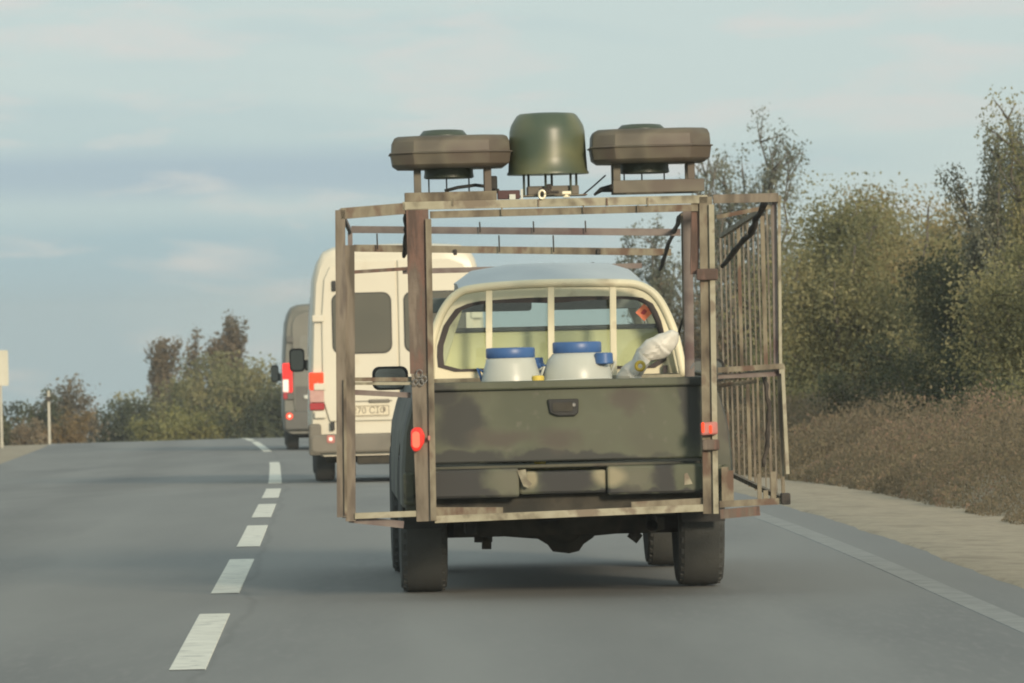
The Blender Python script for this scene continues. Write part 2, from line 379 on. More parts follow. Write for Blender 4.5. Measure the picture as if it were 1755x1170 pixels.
def blotches(mt, spots, col, soft=.35, amp=.16, sc=7.0):
    """painted patches of a second colour with uneven edges, each (x, z, rx, rz) on the panel"""
    t = mt.node_tree; b = t.nodes['Principled BSDF']; lk = t.links.new; cur = b.inputs['Base Color'].links[0].from_socket
    co = t.nodes.new('ShaderNodeTexCoord'); n = t.nodes.new('ShaderNodeTexNoise'); n.inputs['Scale'].default_value = sc; n.inputs['Detail'].default_value = 3
    lk(co.outputs['Object'], n.inputs['Vector'])
    ad = t.nodes.new('ShaderNodeVectorMath'); ad.operation = 'MULTIPLY_ADD'; ad.inputs[1].default_value = (amp, 0, amp); lk(n.outputs['Color'], ad.inputs[0]); lk(co.outputs['Object'], ad.inputs[2])
    tot = None
    for x, z, rx, rz in spots:
        mp = t.nodes.new('ShaderNodeMapping'); mp.vector_type = 'POINT'
        mp.inputs['Scale'].default_value = (1 / rx, 0, 1 / rz); mp.inputs['Location'].default_value = (-(x + amp / 2) / rx, 0, -(z + amp / 2) / rz)
        lk(ad.outputs[0], mp.inputs[0]); ln = t.nodes.new('ShaderNodeVectorMath'); ln.operation = 'LENGTH'; lk(mp.outputs[0], ln.inputs[0])
        mr = t.nodes.new('ShaderNodeMapRange'); mr.interpolation_type = 'SMOOTHSTEP'; mr.inputs[1].default_value = 1 - soft; mr.inputs[2].default_value = 1 + soft; mr.inputs[3].default_value = 1; mr.inputs[4].default_value = 0
        lk(ln.outputs['Value'], mr.inputs[0])
        if tot is None: tot = mr.outputs[0]
        else:
            q = t.nodes.new('ShaderNodeMath'); q.operation = 'MAXIMUM'; lk(tot, q.inputs[0]); lk(mr.outputs[0], q.inputs[1]); tot = q.outputs[0]
    mx = t.nodes.new('ShaderNodeMix'); mx.data_type = 'RGBA'; lk(tot, mx.inputs[0]); lk(cur, mx.inputs[6]); mx.inputs[7].default_value = (*col, 1)
    lk(mx.outputs[2], b.inputs['Base Color'])
OL = [(.068, .078, .048), (.088, .098, .062), (.080, .084, .056)]
M['gate'] = material('tailgate_camouflage', OL, rough=.6, scale=2.2, detail=4, pos=[.36, .5, .64], speck=(16, .62, .85, (.13, .125, .095)))
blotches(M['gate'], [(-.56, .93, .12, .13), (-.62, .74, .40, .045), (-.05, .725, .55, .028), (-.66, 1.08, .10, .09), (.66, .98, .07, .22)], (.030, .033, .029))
blotches(M['gate'], [(-.06, .82, .11, .07), (.30, 1.02, .10, .05), (-.35, .85, .16, .05)], (.068, .060, .045), soft=.6)
M['bump'] = material('bumper_camouflage', OL, rough=.65, scale=4, detail=4, speck=(14, .6, .8, (.14, .13, .10)))
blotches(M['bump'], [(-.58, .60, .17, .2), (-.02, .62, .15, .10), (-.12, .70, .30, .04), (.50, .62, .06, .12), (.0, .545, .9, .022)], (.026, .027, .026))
blotches(M['bump'], [(-.30, .62, .10, .07), (.34, .62, .09, .06)], (.115, .115, .080), soft=.7, amp=.08)
blotches(M['bump'], [(.21, .63, .085, .05), (-.20, .64, .03, .05)], (.26, .235, .15), soft=.45, amp=.05)

# ------------------------------------------------------------------ ground and road
def drange():
    d, out = -60.0, []
    while d < 230: out.append(d); d += 4 if d < 20 else 2
    while d < 1600: out.append(d); d *= 1.12
    return out
DR = drange()
def sheet(name, offs, zf, mat, ds=DR, parent=None, flat=False):
    """sheet that follows the road; offs: offsets or functions of d"""
    vs, fs, k = [], [], len(offs)
    for d in ds:
        xc, zr = xroad(d), zroad(d)
        for j, o in enumerate(offs):
            off = o(d) if callable(o) else o
            vs.append((xc + off, d, zr + zf(off, j, d)))
    for i in range(len(ds) - 1):
        for j in range(k - 1):
            fs.append((i * k + j, i * k + j + 1, (i + 1) * k + j + 1, (i + 1) * k + j))
    o = MB().add(vs, fs).build(name, mat, parent, smooth=not flat)
    return o
rnd = random.Random(5)
offs = [-700, -400, -220, -120, -70, -45, -30, -22, -16, -12, -9, -7.5, -6.6, -5.9, -5.4, -4.5, 0, 4.2, 5.4, 5.9, 6.6, 7.5, 9, 12, 16, 22, 30, 45, 70, 120, 220, 400, 700]
def gz(off, j, d):
    b = bank(off)
    if abs(off) > 6: b += .06 * math.sin(off * 1.7 + d * .31) + .05 * math.sin(d * .83 - off * .6)
    return b
tag(sheet('ground', offs, gz, M['soil']), kind='structure')
def road_wear():
    mt = M['asphalt']; t = mt.node_tree; b = t.nodes['Principled BSDF']; lk = t.links.new; cur = b.inputs['Base Color'].links[0].from_socket
    at_ = t.nodes.new('ShaderNodeAttribute'); at_.attribute_name = 'lane_offset'
    co = t.nodes.new('ShaderNodeTexCoord'); n = t.nodes.new('ShaderNodeTexNoise'); n.inputs['Scale'].default_value = .25; n.inputs['Detail'].default_value = 3; lk(co.outputs['Object'], n.inputs['Vector'])
    def mth(op, a, b_=None):
        q = t.nodes.new('ShaderNodeMath'); q.operation = op
        for i, v in enumerate((a, b_)):
            if v is None: continue
            if isinstance(v, (int, float)): q.inputs[i].default_value = v
            else: lk(v, q.inputs[i])
        return q.outputs[0]
    off = mth('ADD', at_.outputs['Fac'], mth('MULTIPLY', mth('SUBTRACT', n.outputs['Fac'], .5), .35))
    def stripe(c, wdt, lo, hi):
        mr = t.nodes.new('ShaderNodeMapRange'); mr.interpolation_type = 'SMOOTHSTEP'; mr.inputs[1].default_value = 0; mr.inputs[2].default_value = wdt; mr.inputs[3].default_value = lo; mr.inputs[4].default_value = hi
        lk(mth('ABSOLUTE', mth('SUBTRACT', off, c)), mr.inputs[0]); return mr.outputs[0]
    f = stripe(1.95, .55, .86, 1.0)
    for c, wdt, lo in ((-1.95, .55, .9), (.10, .04, .88), (1.15, .35, 1.07), (2.75, .35, 1.07), (4.1, .5, .94), (-2.8, .35, 1.05), (-1.1, .35, 1.05)):
        f = mth('MULTIPLY', f, stripe(c, wdt, lo, 1.0))
    vm = t.nodes.new('ShaderNodeVectorMath'); vm.operation = 'SCALE'; lk(cur, vm.inputs[0]); lk(f, vm.inputs['Scale']); lk(vm.outputs[0], b.inputs['Base Color'])
road_wear()
road = tag(sheet('road', [-4.66, -4.62, -2, 0, 2, 4.24, 4.28], lambda o, j, d: -.05 if j in (0, 6) else (.02 - abs(o) * .004), M['asphalt'], flat=True), kind='structure')
_at = road.data.attributes.new('lane_offset', 'FLOAT', 'POINT'); _ro = [-4.66, -4.62, -2, 0, 2, 4.24, 4.28]
_at.data.foreach_set('value', [_ro[i % 7] for i in range(len(road.data.vertices))])
def wob(base, seed, amp):
    r = random.Random(seed); ph = [r.uniform(0, 6.28) for _ in range(5)]
    return lambda d: base + amp * (math.sin(d * .9 + ph[0]) + .7 * math.sin(d * 2.1 + ph[1]) + .6 * math.sin(d * .37 + ph[2]))
dsf = [d for d in np.arange(-60, 230, .8)]
tag(sheet('gravel_shoulder', [wob(4.18, 13, .012), wob(4.22, 13, .012), 4.6, wob(5.55, 3, .06), wob(5.75, 3, .06)], lambda o, j, d: (-.004, .012, .004, -.02, -.12)[j] + .006 * math.sin(d * 2.1 + j * 2), M['gravel'], dsf), kind='structure')
tag(sheet('gravel_shoulder', [wob(-6.2, 8, .1), wob(-6.0, 8, .1), -5.2, -4.8, -4.58], lambda o, j, d: (-.12, -.02, -.02, -.012, -.012)[j] + .006 * math.sin(d * 2.1 + j * 2), M['gravel'], dsf), kind='structure')
def strip(mb, d0, d1, off, wd):
    n = max(2, int((d1 - d0) / 1.0)); vs = []
    for i in range(n + 1):
        d = d0 + (d1 - d0) * i / n; xc = xroad(d) + off
        z = float(np.interp(d, DR, [zroad(q) for q in DR])) + .02 - abs(off) * .004 + .003
        vs += [(xc - .5 * wd - .012, d, z - .012), (xc - .5 * wd, d, z), (xc + .5 * wd, d, z), (xc + .5 * wd + .012, d, z - .012)]
    mb.add(vs, [(4 * i + j, 4 * i + j + 1, 4 * i + j + 5, 4 * i + j + 4) for i in range(n) for j in range(3)])
mb = MB()
DASH = [(28 + 8.25 * k, 33.6 + 8.25 * k) for k in range(-7, 4)] + [(61.8, 69.8), (76.3, 104.5), (121, 145), (148, 162), (166, 180)]
DASH = [(a, b) for a, b in DASH if b < 60] + [(61.6, 69.8), (76.3, 104.5), (121, 145), (148, 162), (166, 180)]
for a, b in DASH: strip(mb, a, b, 0, .15)
mb.build('dashed_centre_line', M['paint_line'], road)
mb = MB(); strip(mb, -40, 200, 3.78, .15); mb.build('edge_line', M['paint_faded'], road)

# ------------------------------------------------------------------ pickup truck
TX, TY, YAW, TROLL = .2376, 36.0, .033, math.radians(.15)
truck = empty('pickup_truck', (TX, TY, .012), (0, 0, YAW),
              label='olive camouflage pickup truck with a cream cab, driving inside a steel cage', cat='pickup truck')
def T(px, py, ly):
    """pixel + distance along the truck -> truck's own coordinates"""
    a, b = ray(px, py); c, s = math.cos(YAW), math.sin(YAW)
    lx = (a * (TY + ly * c) - TX + ly * s) / (c - a * s)
    wy = TY + lx * s + ly * c
    return Vector((lx, ly, CAMZ - b * wy - .012))
def TXZ(pts, ly): return [(T(x, y, ly).x, T(x, y, ly).z) for x, y in pts]
def outer(z):
    return float(np.interp(z, [.40, .55, .70, .885, 1.0, 1.10, 1.15], [.868, .872, .868, .852, .822, .785, .765]))
def side_skin(mb, sg, ys, zb, zt, shrink=lambda y: 0, nz=9, t=.05):
    O, I = [], []
    for y in ys:
        b, tp = zb(y), zt(y)
        O.append([Vector((sg * (outer(b + (tp - b) * k / nz) - shrink(y)), y, b + (tp - b) * k / nz)) for k in range(nz + 1)])
        I.append([Vector((sg * (outer(tp) - shrink(y) - t), y, b + (tp - b) * k / nz)) for k in range(nz, -1, -1)])
    mb.rings([o + i for o, i in zip(O, I)])
def arch(y):
    z = .49
    for yc in (0, 3.09):
        if abs(y - yc) < .45: z = max(z, .38 + math.sqrt(.45 ** 2 - (y - yc) ** 2) - .02)
    return z
ys_bed = [-1.17, -1.1, -.9, -.6] + [-.47 + .94 * k / 12 for k in range(13)]
mb = MB()
for sg in (-1, 1):
    side_skin(mb, sg, [y for y in ys_bed if y < .40], arch, lambda y: 1.14, lambda y: .02 if y < -1.15 else 0)
    mb.span((sg * .735, -1.17, 1.142), (sg * .80, .38, 1.162))
    # corner face closing the bed beside the tailgate
    mb.slab([(sg * .738, .47), (sg * .855, .47), (sg * .855, .70), (sg * .84, .885), (sg * .81, 1.0), (sg * .77, 1.14), (sg * .738, 1.14)], -1.195, -1.172)
mb.span((-.735, -1.15, .68), (.735, .36, .70)); mb.span((-.735, .33, .70), (.735, .365, 1.15))
mb.build('cargo_bed', M['camo'], truck, bevel=.008)
mb = MB()
gate = rrect(-.732, .732, .715, 1.135, .03)
mb.slab(gate, -1.20, -1.155)
mb.span((-.732, -1.232, 1.095), (.732, -1.201, 1.140))
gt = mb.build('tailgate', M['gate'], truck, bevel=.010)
hx = T(965, 698, -1.21)
mb = MB(); mb.slab([(hx.x - .082, hx.z + .044), (hx.x - .07, hx.z - .03), (hx.x - .03, hx.z - .046), (hx.x + .06, hx.z - .046), (hx.x + .08, hx.z - .03), (hx.x + .082, hx.z + .044)], -1.222, -1.2005)
hd = mb.build('handle', M['black'], gt, bevel=.008)
mb = MB(); mb.slab(rrect(hx.x - .055, hx.x + .05, hx.z - .02, hx.z + .025, .012), -1.2285, -1.2225); mb.build('grip', M['under'], hd)
mb = MB(); mb.lathe((hx.x + .056, -1.227, hx.z + .012), [(.008, 0), (.012, .004), (.012, .01)], 12, 'Y'); mb.build('lock', M['steel'], hd)
# rear bumper with two steps and a recessed middle
mb = MB()
bz0, bz1 = T(965, 850, -1.28).z, T(965, 800, -1.28).z
mb.span((-.80, -1.30, bz0), (-.26, -1.19, bz1)); mb.span((.20, -1.30, bz0), (.80, -1.19, bz1))
mb.span((-.26, -1.26, bz0 + .012), (.20, -1.19, bz1 - .02))
mb.span((-.865, -1.25, bz0 - .03), (-.80, -1.20, bz1 - .01)); mb.span((.80, -1.25, bz0 + .02), (.84, -1.20, bz1 - .01))
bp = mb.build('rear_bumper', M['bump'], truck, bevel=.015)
for P in ([(886, 806), (901, 804), (903, 820), (912, 829), (905, 836), (897, 833)], [(1173, 812), (1178, 810), (1187, 829), (1173, 831)]):
    MB().slab(TXZ(P, -1.305), -1.3045, -1.3005).build('paint_patch', M['light_iron'], bp)
# chassis
mb = MB()
mb.span((-.56, -1.15, .42), (-.44, 3.7, .56)); mb.span((.44, -1.15, .42), (.56, 3.7, .56))
mb.span((-.72, -1.17, .44), (.72, -1.09, .55)); mb.span((-.45, 1.0, .36), (.45, 3.4, .50)); mb.span((-.6, -.2, .5), (.6, 2.8, .6))
mb.span((-.44, .5, .40), (.44, .58, .56))
for x in (-.5, .5): mb.prof((x, -.68, .36), (x, .68, .36), [(-.03, -.035), (.03, -.035), (.03, .035), (-.03, .035)])
mb.build('chassis_frame', M['under'], truck, bevel=.01)
mb = MB()
mb.tube([(-.68, 0, .385), (-.3, 0, .385), (-.05, 0, .375), (.3, 0, .385), (.68, 0, .385)], [.095, .095, .11, .095, .095], 14)
mb.tube([(-.42, -.05, .265), (-.42, -.05, .38)], .05, 10); mb.span((-.58, -.25, .30), (.52, -.02, .46)); mb.tube([(.45, -.05, .30), (.45, -.05, .38)], .05, 10)
mb.tube([(-.02, 0, .38), (-.02, 1.9, .46)], .035, 10)
ax = mb.build('rear_axle', M['under'], truck, smooth=True)
mb = MB(); mb.span((-.62, -.12, .295), (.50, .10, .40)); mb.tube([T(826, 930, -.1), T(842, 930, -.1)], .035, 10); mb.tube([T(1080, 912, -.1), T(1096, 924, -.1)], .028, 10)
mb.lathe((T(965, 930, 0).x, -.02, .365), [(.02, -.15), (.09, -.14), (.125, -.07), (.135, 0), (.125, .06), (.08, .12), (.03, .14)], 20, 'Y')
P = TXZ([(905, 905), (918, 921), (940, 934), (948, 945), (975, 948), (992, 944), (1000, 932), (1016, 921), (1030, 905)], -.08); mb.slab(P, -.10, .10)
mb.build('differential', M['under'], ax, smooth=True)
mb = MB(); mb.tube([(.40, 2.0, .40), (.42, .6, .40), (.44, -.3, .46), (.45, -.7, .42), (.44, -1.05, .36)], .032, 12, cap=False); mb.tube([(.40, 1.7, .40), (.40, 1.2, .40)], .08, 14)
mb.build('exhaust_pipe', M['under'], truck, smooth=True)
mb = MB(); mb.lathe((0, -.72, .44), [(.20, 0), (.30, 0), (.355, .03), (.37, .09), (.355, .15), (.30, .18), (.20, .18), (.18, .09)], 36)
sp = mb.build('spare_wheel', M['rubber'], truck, smooth=True)
def make_wheel(mk, parent, x, y, R, W, sg, name='wheel'):
    wl = empty(name, (x, y, R)); wl.parent = parent
    tread = []
    for k in range(9):
        u = -W / 2 + W * (k / 8); e = abs(u) / (W / 2)
        tread.append((R - .03 * e ** 6 - (.004 if k in (2, 4, 6) else 0), u))
    prof = [(R * .60, -W / 2 + .02), (R * .80, -W / 2 - .004), (R * .93, -W / 2 + .004)] + tread + [(R * .93, W / 2 - .004), (R * .80, W / 2 + .004), (R * .60, W / 2 - .02)]
    t = MB(); t.lathe((0, 0, 0), prof, 40, 'X', cap=False)
    for k in range(36):      # tread lugs on the shoulders
        a = 2 * PI * k / 36; rr = Matrix.Rotation(-a, 3, 'X')
        for s in (-1, 1): t.box(rr @ Vector((s * W * .40, 0, R - .014)), (W * .10, .03, .010), rr)
    t.build('tyre', M['rubber'], wl, autos=35)
    r = MB(); o = sg * (W / 2 - .05)
    r.lathe((0, 0, 0), [(R * .61, -W / 2 + .02), (R * .55, -W / 2 + .05), (R * .55, W / 2 - .05), (R * .61, W / 2 - .02)], 32, 'X', cap=False)
    r.lathe((o, 0, 0), [(.03, sg * .02), (.07, sg * .02), (.12, 0), (R * .54, sg * -.02), (R * .54, sg * -.03), (.05, sg * -.03)], 24, 'X')
    r.build('rim', M['steel'], wl, autos=35)
    return wl
for sg in (-1, 1):
    make_wheel(M, truck, sg * .745, 0, .385, .245, sg)
    make_wheel(M, truck, sg * .745, 3.09, .385, .245, sg)
    mb = MB(); mb.span((sg * .63, -.52, .36), (sg * .86, -.505, .66)); mb.build('mud_flap', M['black'], truck)
# cab lower body, bonnet and nose
mb = MB()
def zt_front(y): return float(np.interp(y, [.41, 2.85, 3.2, 3.7, 3.95], [1.15, 1.15, 1.11, 1.03, .93]))
for sg in (-1, 1):
    side_skin(mb, sg, [.41, .43, .47, .9, 1.4, 1.9, 2.3, 2.55] + [2.62 + .94 * k / 12 for k in range(13)] + [3.7, 3.85, 3.95], arch, zt_front, lambda y: max(0, (y - 3.3) * .14), t=.06)
mb.span((-.80, .44, .50), (.80, 2.6, .56)); mb.span((-.70, 2.9, .45), (.70, 3.8, .9))
hood = []
for y, z in ((2.88, 1.16), (3.2, 1.135), (3.7, 1.06), (3.93, .96), (3.99, .85), (4.0, .62)):
    hw = .80 - max(0, (y - 3.3) * .14)
    hood.append([Vector((x * hw, y, z - .035 * abs(x) ** 3)) for x in [-1 + k / 6 for k in range(13)]] + [Vector((x * hw, y - .03, z - .06)) for x in [1 - k / 6 for k in range(13)]])
mb.rings(hood)
mb.build('lower_body', M['camo'], truck, bevel=.006)
mb = MB(); mb.slab(rrect(-.42, .42, .66, .84, .03), 4.002, 4.025); mb.build('grille', M['black'], truck)
mb = MB(); mb.slab(rrect(-.80, .80, .40, .60, .05), 3.85, 4.10); mb.build('front_bumper', M['camo_hi'], truck, bevel=.02)
for sg in (-1, 1):
    mb = MB(); mb.slab(rrect(min(sg * .46, sg * .68), max(sg * .46, sg * .68), .68, .86, .04), 3.90, 4.015); mb.build('headlight', M['grey_panel'], truck, bevel=.01)
# cab greenhouse
YC = .42
out_px = [(741, 668), (741, 600), (748, 560), (764, 525), (788, 501), (818, 492), (880, 486), (950, 483), (1055, 483), (1092, 487), (1118, 501), (1140, 529), (1158, 575), (1172, 620), (1178, 668)]
win_px = [(750, 625), (751, 592), (762, 556), (783, 528), (812, 517), (900, 511), (1000, 508), (1092, 508), (1115, 516), (1130, 542), (1141, 585), (1143, 612), (1136, 626), (1118, 630), (775, 636), (757, 634)]
OUT = TXZ(out_px, YC); WIN = TXZ(win_px, YC)
cc = (sum(p[0] for p in WIN) / len(WIN), sum(p[1] for p in WIN) / len(WIN))
ro, rw = radial(OUT, cc), radial(WIN, cc)
def ring_panel(mb, a, b, y0, y1):
    mb.rings([[Vector((x, y0, z)) for x, z in a], [Vector((x, y0, z)) for x, z in b], [Vector((x, y1, z)) for x, z in b], [Vector((x, y1, z)) for x, z in a], [Vector((x, y0, z)) for x, z in a]], cap=False)
mb = MB(); ring_panel(mb, ro, rw, YC, YC + .04); cabp = mb.build('cab_rear_panel', M['cream'], truck, autos=30)
def scaled(P, c, k): return [(c[0] + (x - c[0]) + (k if x > c[0] else -k) * min(1, abs(x - c[0]) / .5), z + (k if z > c[1] else -k)) for x, z in P]
rwi = [(c0 + (x - c0) * (1 - .030 / max(math.hypot(x - c0, z - c1), .05)), c1 + (z - c1) * (1 - .030 / max(math.hypot(x - c0, z - c1), .05))) for (x, z) in rw for c0, c1 in (cc,)]
rwo = [(cc[0] + (x - cc[0]) * 1.006, cc[1] + (z - cc[1]) * 1.012) for x, z in rw]
mb = MB(); ring_panel(mb, rwo, rwi, YC - .008, YC + .012); mb.build('window_seal', M['seal'], truck, autos=30)
mb = MB(); mb.slab(rwi, YC + .001, YC + .005); rwn = mb.build('rear_window', M['glass'], truck)
st = T(1104, 535, YC); k = 15 / 313.
mb = MB(); mb.slab([(st.x - k, st.z), (st.x, st.z - k), (st.x + k, st.z), (st.x, st.z + k)], YC - .004, YC - .0005); mb.build('diamond_sticker', M['orange'], rwn)
mb = MB(); mb.slab([(st.x - k * .45, st.z - .004), (st.x - .002, st.z - k * .3), (st.x + k * .35, st.z + .006), (st.x, st.z + k * .4)], YC - .0055, YC - .0042); mb.build('sticker_emblem', M['red_dull'], rwn)
# roof shell: from the rear outline forward
top = [p for p in OUT if p[1] > 1.545]
ys = [YC + .001, .6, .8, 1.0, 1.3, 1.8, 2.15, 2.3]
R_ = []
for y in ys:
    q = [(x * (1 - .03 * (y > 2)), z + .115 * (1 - min(1, max(0, (abs(x - .02) - .36) / .26)) ** 1.5) * math.sin(min(1, (y - YC) / .9) * PI / 2) - (.03 if y > 2.2 else 0)) for x, z in top]
    R_.append([Vector((x, y, z)) for x, z in q] + [Vector((x * .97, y, z - .03)) for x, z in reversed(q)])
mb = MB(); mb.rings(R_, cap=False); mb.build('roof', M['roof'], truck, autos=40)
mb = MB()
for sg in (0, -1):
    xb, xt = OUT[sg][0], top[sg][0]
    zt_ = top[sg][1]
    s = 1 if xb > 0 else -1
    for a_, b_, c_ in (((xt - s * .02, YC + .09, zt_), (xb - s * .02, YC + .09, 1.14), .09), ((xt - s * .02, 1.35, zt_), (xb - s * .02, 1.35, 1.14), .09), ((xt * .97 - s * .02, 2.28, zt_ - .02), (xb - s * .02, 2.98, 1.14), .06)):
        mb = MB(); mb.beam(a_, b_, .05, c_); mb.build('pillar', M['cream'], truck, bevel=.008)
for sg in (0, -1):
    xb, xt = OUT[sg][0], top[sg][0]; zt_ = top[sg][1]
    for y0, y1, y1b in ((.56, 1.30, 1.30), (1.40, 2.24, 2.88)):
        mb = MB(); mb.add([(xb, y0, 1.15), (xb, y1b, 1.15), (xt, y1, zt_), (xt, y0, zt_)], [(0, 1, 2, 3)]); mb.build('door_window', M['glass_dark'], truck)
mb = MB(); mb.add([(OUT[0][0] + .06, 2.96, 1.16), (OUT[-1][0] - .06, 2.96, 1.16), (top[-1][0] * .9, 2.3, 1.70), (top[0][0] * .9, 2.3, 1.70)], [(0, 1, 2, 3)]); mb.build('windscreen', M['glass'], truck)
mb = MB(); mb.span((-.66, .62, .60), (.66, 1.2, .86)); mb.slab(rrect(-.66, .67, .80, 1.405, .06), .58, .72)
mb.build('bench_seat', M['seat'], truck, bevel=.03)
for sx in (-.36, .36):
    mb = MB(); mb.slab(rrect(sx - .24, sx + .24, .62, 1.34, .08), 1.62, 1.74); mb.span((sx - .25, 1.74, .62), (sx + .25, 2.2, .80)); fs_ = mb.build('front_seat', M['dash'], truck, bevel=.03)
    mb = MB(); mb.slab(rrect(sx - .12, sx + .12, 1.30, 1.40, .04), 1.64, 1.73); mb.build('headrest', M['dash'], fs_, bevel=.02)
    mb = MB(); mb.slab(rrect(sx - .30, sx + .31, 1.515, 1.60, .02), 2.12, 2.145); mb.build('sun_visor', M['visor'], truck, bevel=.006)
mb = MB(); mb.span((-.66, .56, 1.402), (.67, .74, 1.424)); mb.build('parcel_shelf', M['dash'], truck, bevel=.006)
if True:
    pass
mb = MB(); mb.span((-.74, 2.62, .85), (.74, 3.0, 1.13)); mb.build('dashboard', M['dash'], truck, bevel=.03)
mb = MB(); mb.lathe((-.36, 2.45, 1.08), [(.165, -.012), (.18, 0), (.165, .012), (.15, 0)], 24, 'Y', cap=False); mb.build('steering_wheel', M['black'], truck)
# door mirrors
def door_mirror(c, w_, h_, parent, mat, sg, rear=-1):
    mb = MB(); n = 28
    P = rrect(c.x - w_ / 2, c.x + w_ / 2, c.z - h_ / 2, c.z + h_ / 2, min(w_, h_) * .3)
    rr = []
    for y, k in ((c.y, 1), (c.y + .06, 1.02), (c.y + .12, .85), (c.y + .16, .5)):
        rr.append([Vector((c.x + (x - c.x) * k, y, c.z + (z - c.z) * k)) for x, z in P])
    mb.rings(rr); mb.beam((c.x - sg * w_ * .4, c.y + .05, c.z - h_ * .3), (c.x - sg * (w_ * .5 + .10), c.y + .05, c.z - h_ * .42), .05, .05)
    o = mb.build('door_mirror', mat, parent, autos=40)
    g = MB(); g.slab([(c.x + (x - c.x) * .86, c.z + (z - c.z) * .82) for x, z in P], c.y - .003, c.y - .0005); g.build('mirror_glass', M['mirror_glass'], o)
cm = T(669, 648, 2.5); door_mirror(cm, .205, .135, truck, M['black'], -1)
door_mirror(Vector((.97, 2.5, cm.z)), .205, .135, truck, M['black'], 1)
# hoop behind the rear window
YH = .24
hoop = [(738, 655), (739, 600), (746, 565), (762, 528), (785, 503), (815, 494), (880, 488), (960, 485), (1055, 485), (1092, 488), (1120, 503), (1140, 532), (1158, 578), (1172, 645)]
mb = MB(); P = [T(x, y, YH) for x, y in hoop]
# smooth the path
Q = []
for i in range(len(P) - 1):
    a, b, c, d = P[max(i - 1, 0)], P[i], P[i + 1], P[min(i + 2, len(P) - 1)]
    for t_ in (0, .25, .5, .75):
        Q.append(.5 * ((2 * b) + (c - a) * t_ + (2 * a - 5 * b + 4 * c - d) * t_ ** 2 + (3 * b - a - 3 * c + d) * t_ ** 3))
Q.append(P[-1])
mb.tube(Q, .024, 10)
hp = mb.build('window_guard', M['cream'], truck, smooth=True)
for x0, x1 in ((838, 838), (944, 945), (1050, 1052)):
    mb = MB(); mb.beam(T(x0, 488, YH), T(x1, 648, YH), .036, .02); mb.build('guard_bar', M['cream'], hp, bevel=.004)
mb = MB(); mb.beam(T(744, 654, YH), T(1174, 645, YH), .03, .03); mb.build('guard_base', M['light_iron'], hp)
mb = MB(); q = T(1140, 632, .40); mb.span((q.x - .012, .37, q.z - .02), (q.x + .012, .41, q.z + .02)); mb.build('window_latch', M['seal'], truck)
q = T(1155, 605, .40); mb = MB(); mb.beam(T(1156, 588, .38), T(1172, 650, .38), .055, .03); mb.build('guard_stay', M['cream'], hp, bevel=.006)

# ------------------------------------------------------------------ cage around the truck
YR = -1.38
cage = empty('vehicle_cage', (TX, TY, .012), (0, 0, YAW), label='rusty tan angle-iron cage mounted around the whole pickup truck', cat='cage')
def ang(name, mat, p, q, w_px, ly=YR, ly2=None, sx=1, kind='angle'):
    s = 11400 / (TY + ly); w_ = w_px / s
    a, b = T(*p, ly), T(*q, ly if ly2 is None else ly2)
    mb = MB()
    if kind == 'angle': mb.angle(a, b, w_, sx=sx)
    elif kind == 'bar': mb.beam(a, b, w_, min(w_, .04))
    else: mb.tube([a, b], w_ / 2, 8)
    return mb.build(name, mat, cage, bevel=.0015 if kind == 'angle' else 0)
# rear frame
ang('top_rail', M['light_iron'], (690, 353), (1212, 341), 14, kind='bar')
ang('top_rail', M['tan_iron'], (737, 368), (1196, 355.5), 12, ly=YR + .01, kind='bar')
ang('rear_post', M['rust'], (715, 358), (722, 640), 38, kind='bar')
ang('rear_post', M['post_brown'], (722, 640), (731, 893), 34, kind='bar')
ang('rear_post', M['tan_iron'], (734, 375), (743, 892), 10, ly=YR - .03, kind='bar')
ang('rear_post', M['tan_iron'], (1209, 337), (1216, 880), 22, kind='bar')
ang('rear_post', M['light_iron'], (1219, 350), (1227, 880), 9, ly=YR - .03, kind='bar')
ang('rear_post', M['rust'], (1192, 347), (1190, 470), 14, ly=YR + .03, kind='bar')
ang('bottom_rail', M['light_iron'], (745, 890), (1206, 870), 12, kind='bar')
ang('bottom_rail', M['tan_iron'], (745, 877), (862, 877), 16, ly=YR + .03, kind='bar')
ang('bottom_rail', M['tan_iron'], (1082, 866), (1206, 859), 12, ly=YR + .03, kind='bar')
# wing on the driver's side
ang('wing_rail', M['tan_iron'], (584, 366), (694, 357), 19, kind='bar')
ang('wing_post', M['post_brown'], (583, 360), (586, 886), 17, kind='bar')
ang('wing_post', M['tan_iron'], (591, 650), (593, 882), 5, ly=YR - .035, kind='bar')
ang('wing_post', M['post_brown'], (599, 420), (601, 893), 17, ly=YR + .02, kind='bar')
ang('wing_rail', M['light_iron'], (608, 884), (740, 879), 10, kind='bar')
ang('wing_rail', M['purple_iron'], (598, 889), (692, 899), 12, ly=YR + .05, kind='bar')
ang('wing_rail', M['light_iron'], (608, 657), (712, 657), 5, kind='bar')
ang('wing_rail', M['tan_iron'], (608, 650), (706, 650), 7, ly=YR + .04, kind='bar')
ang('wing_rail', M['purple_iron'], (606, 672), (704, 677), 9, ly=YR + .06, kind='bar')
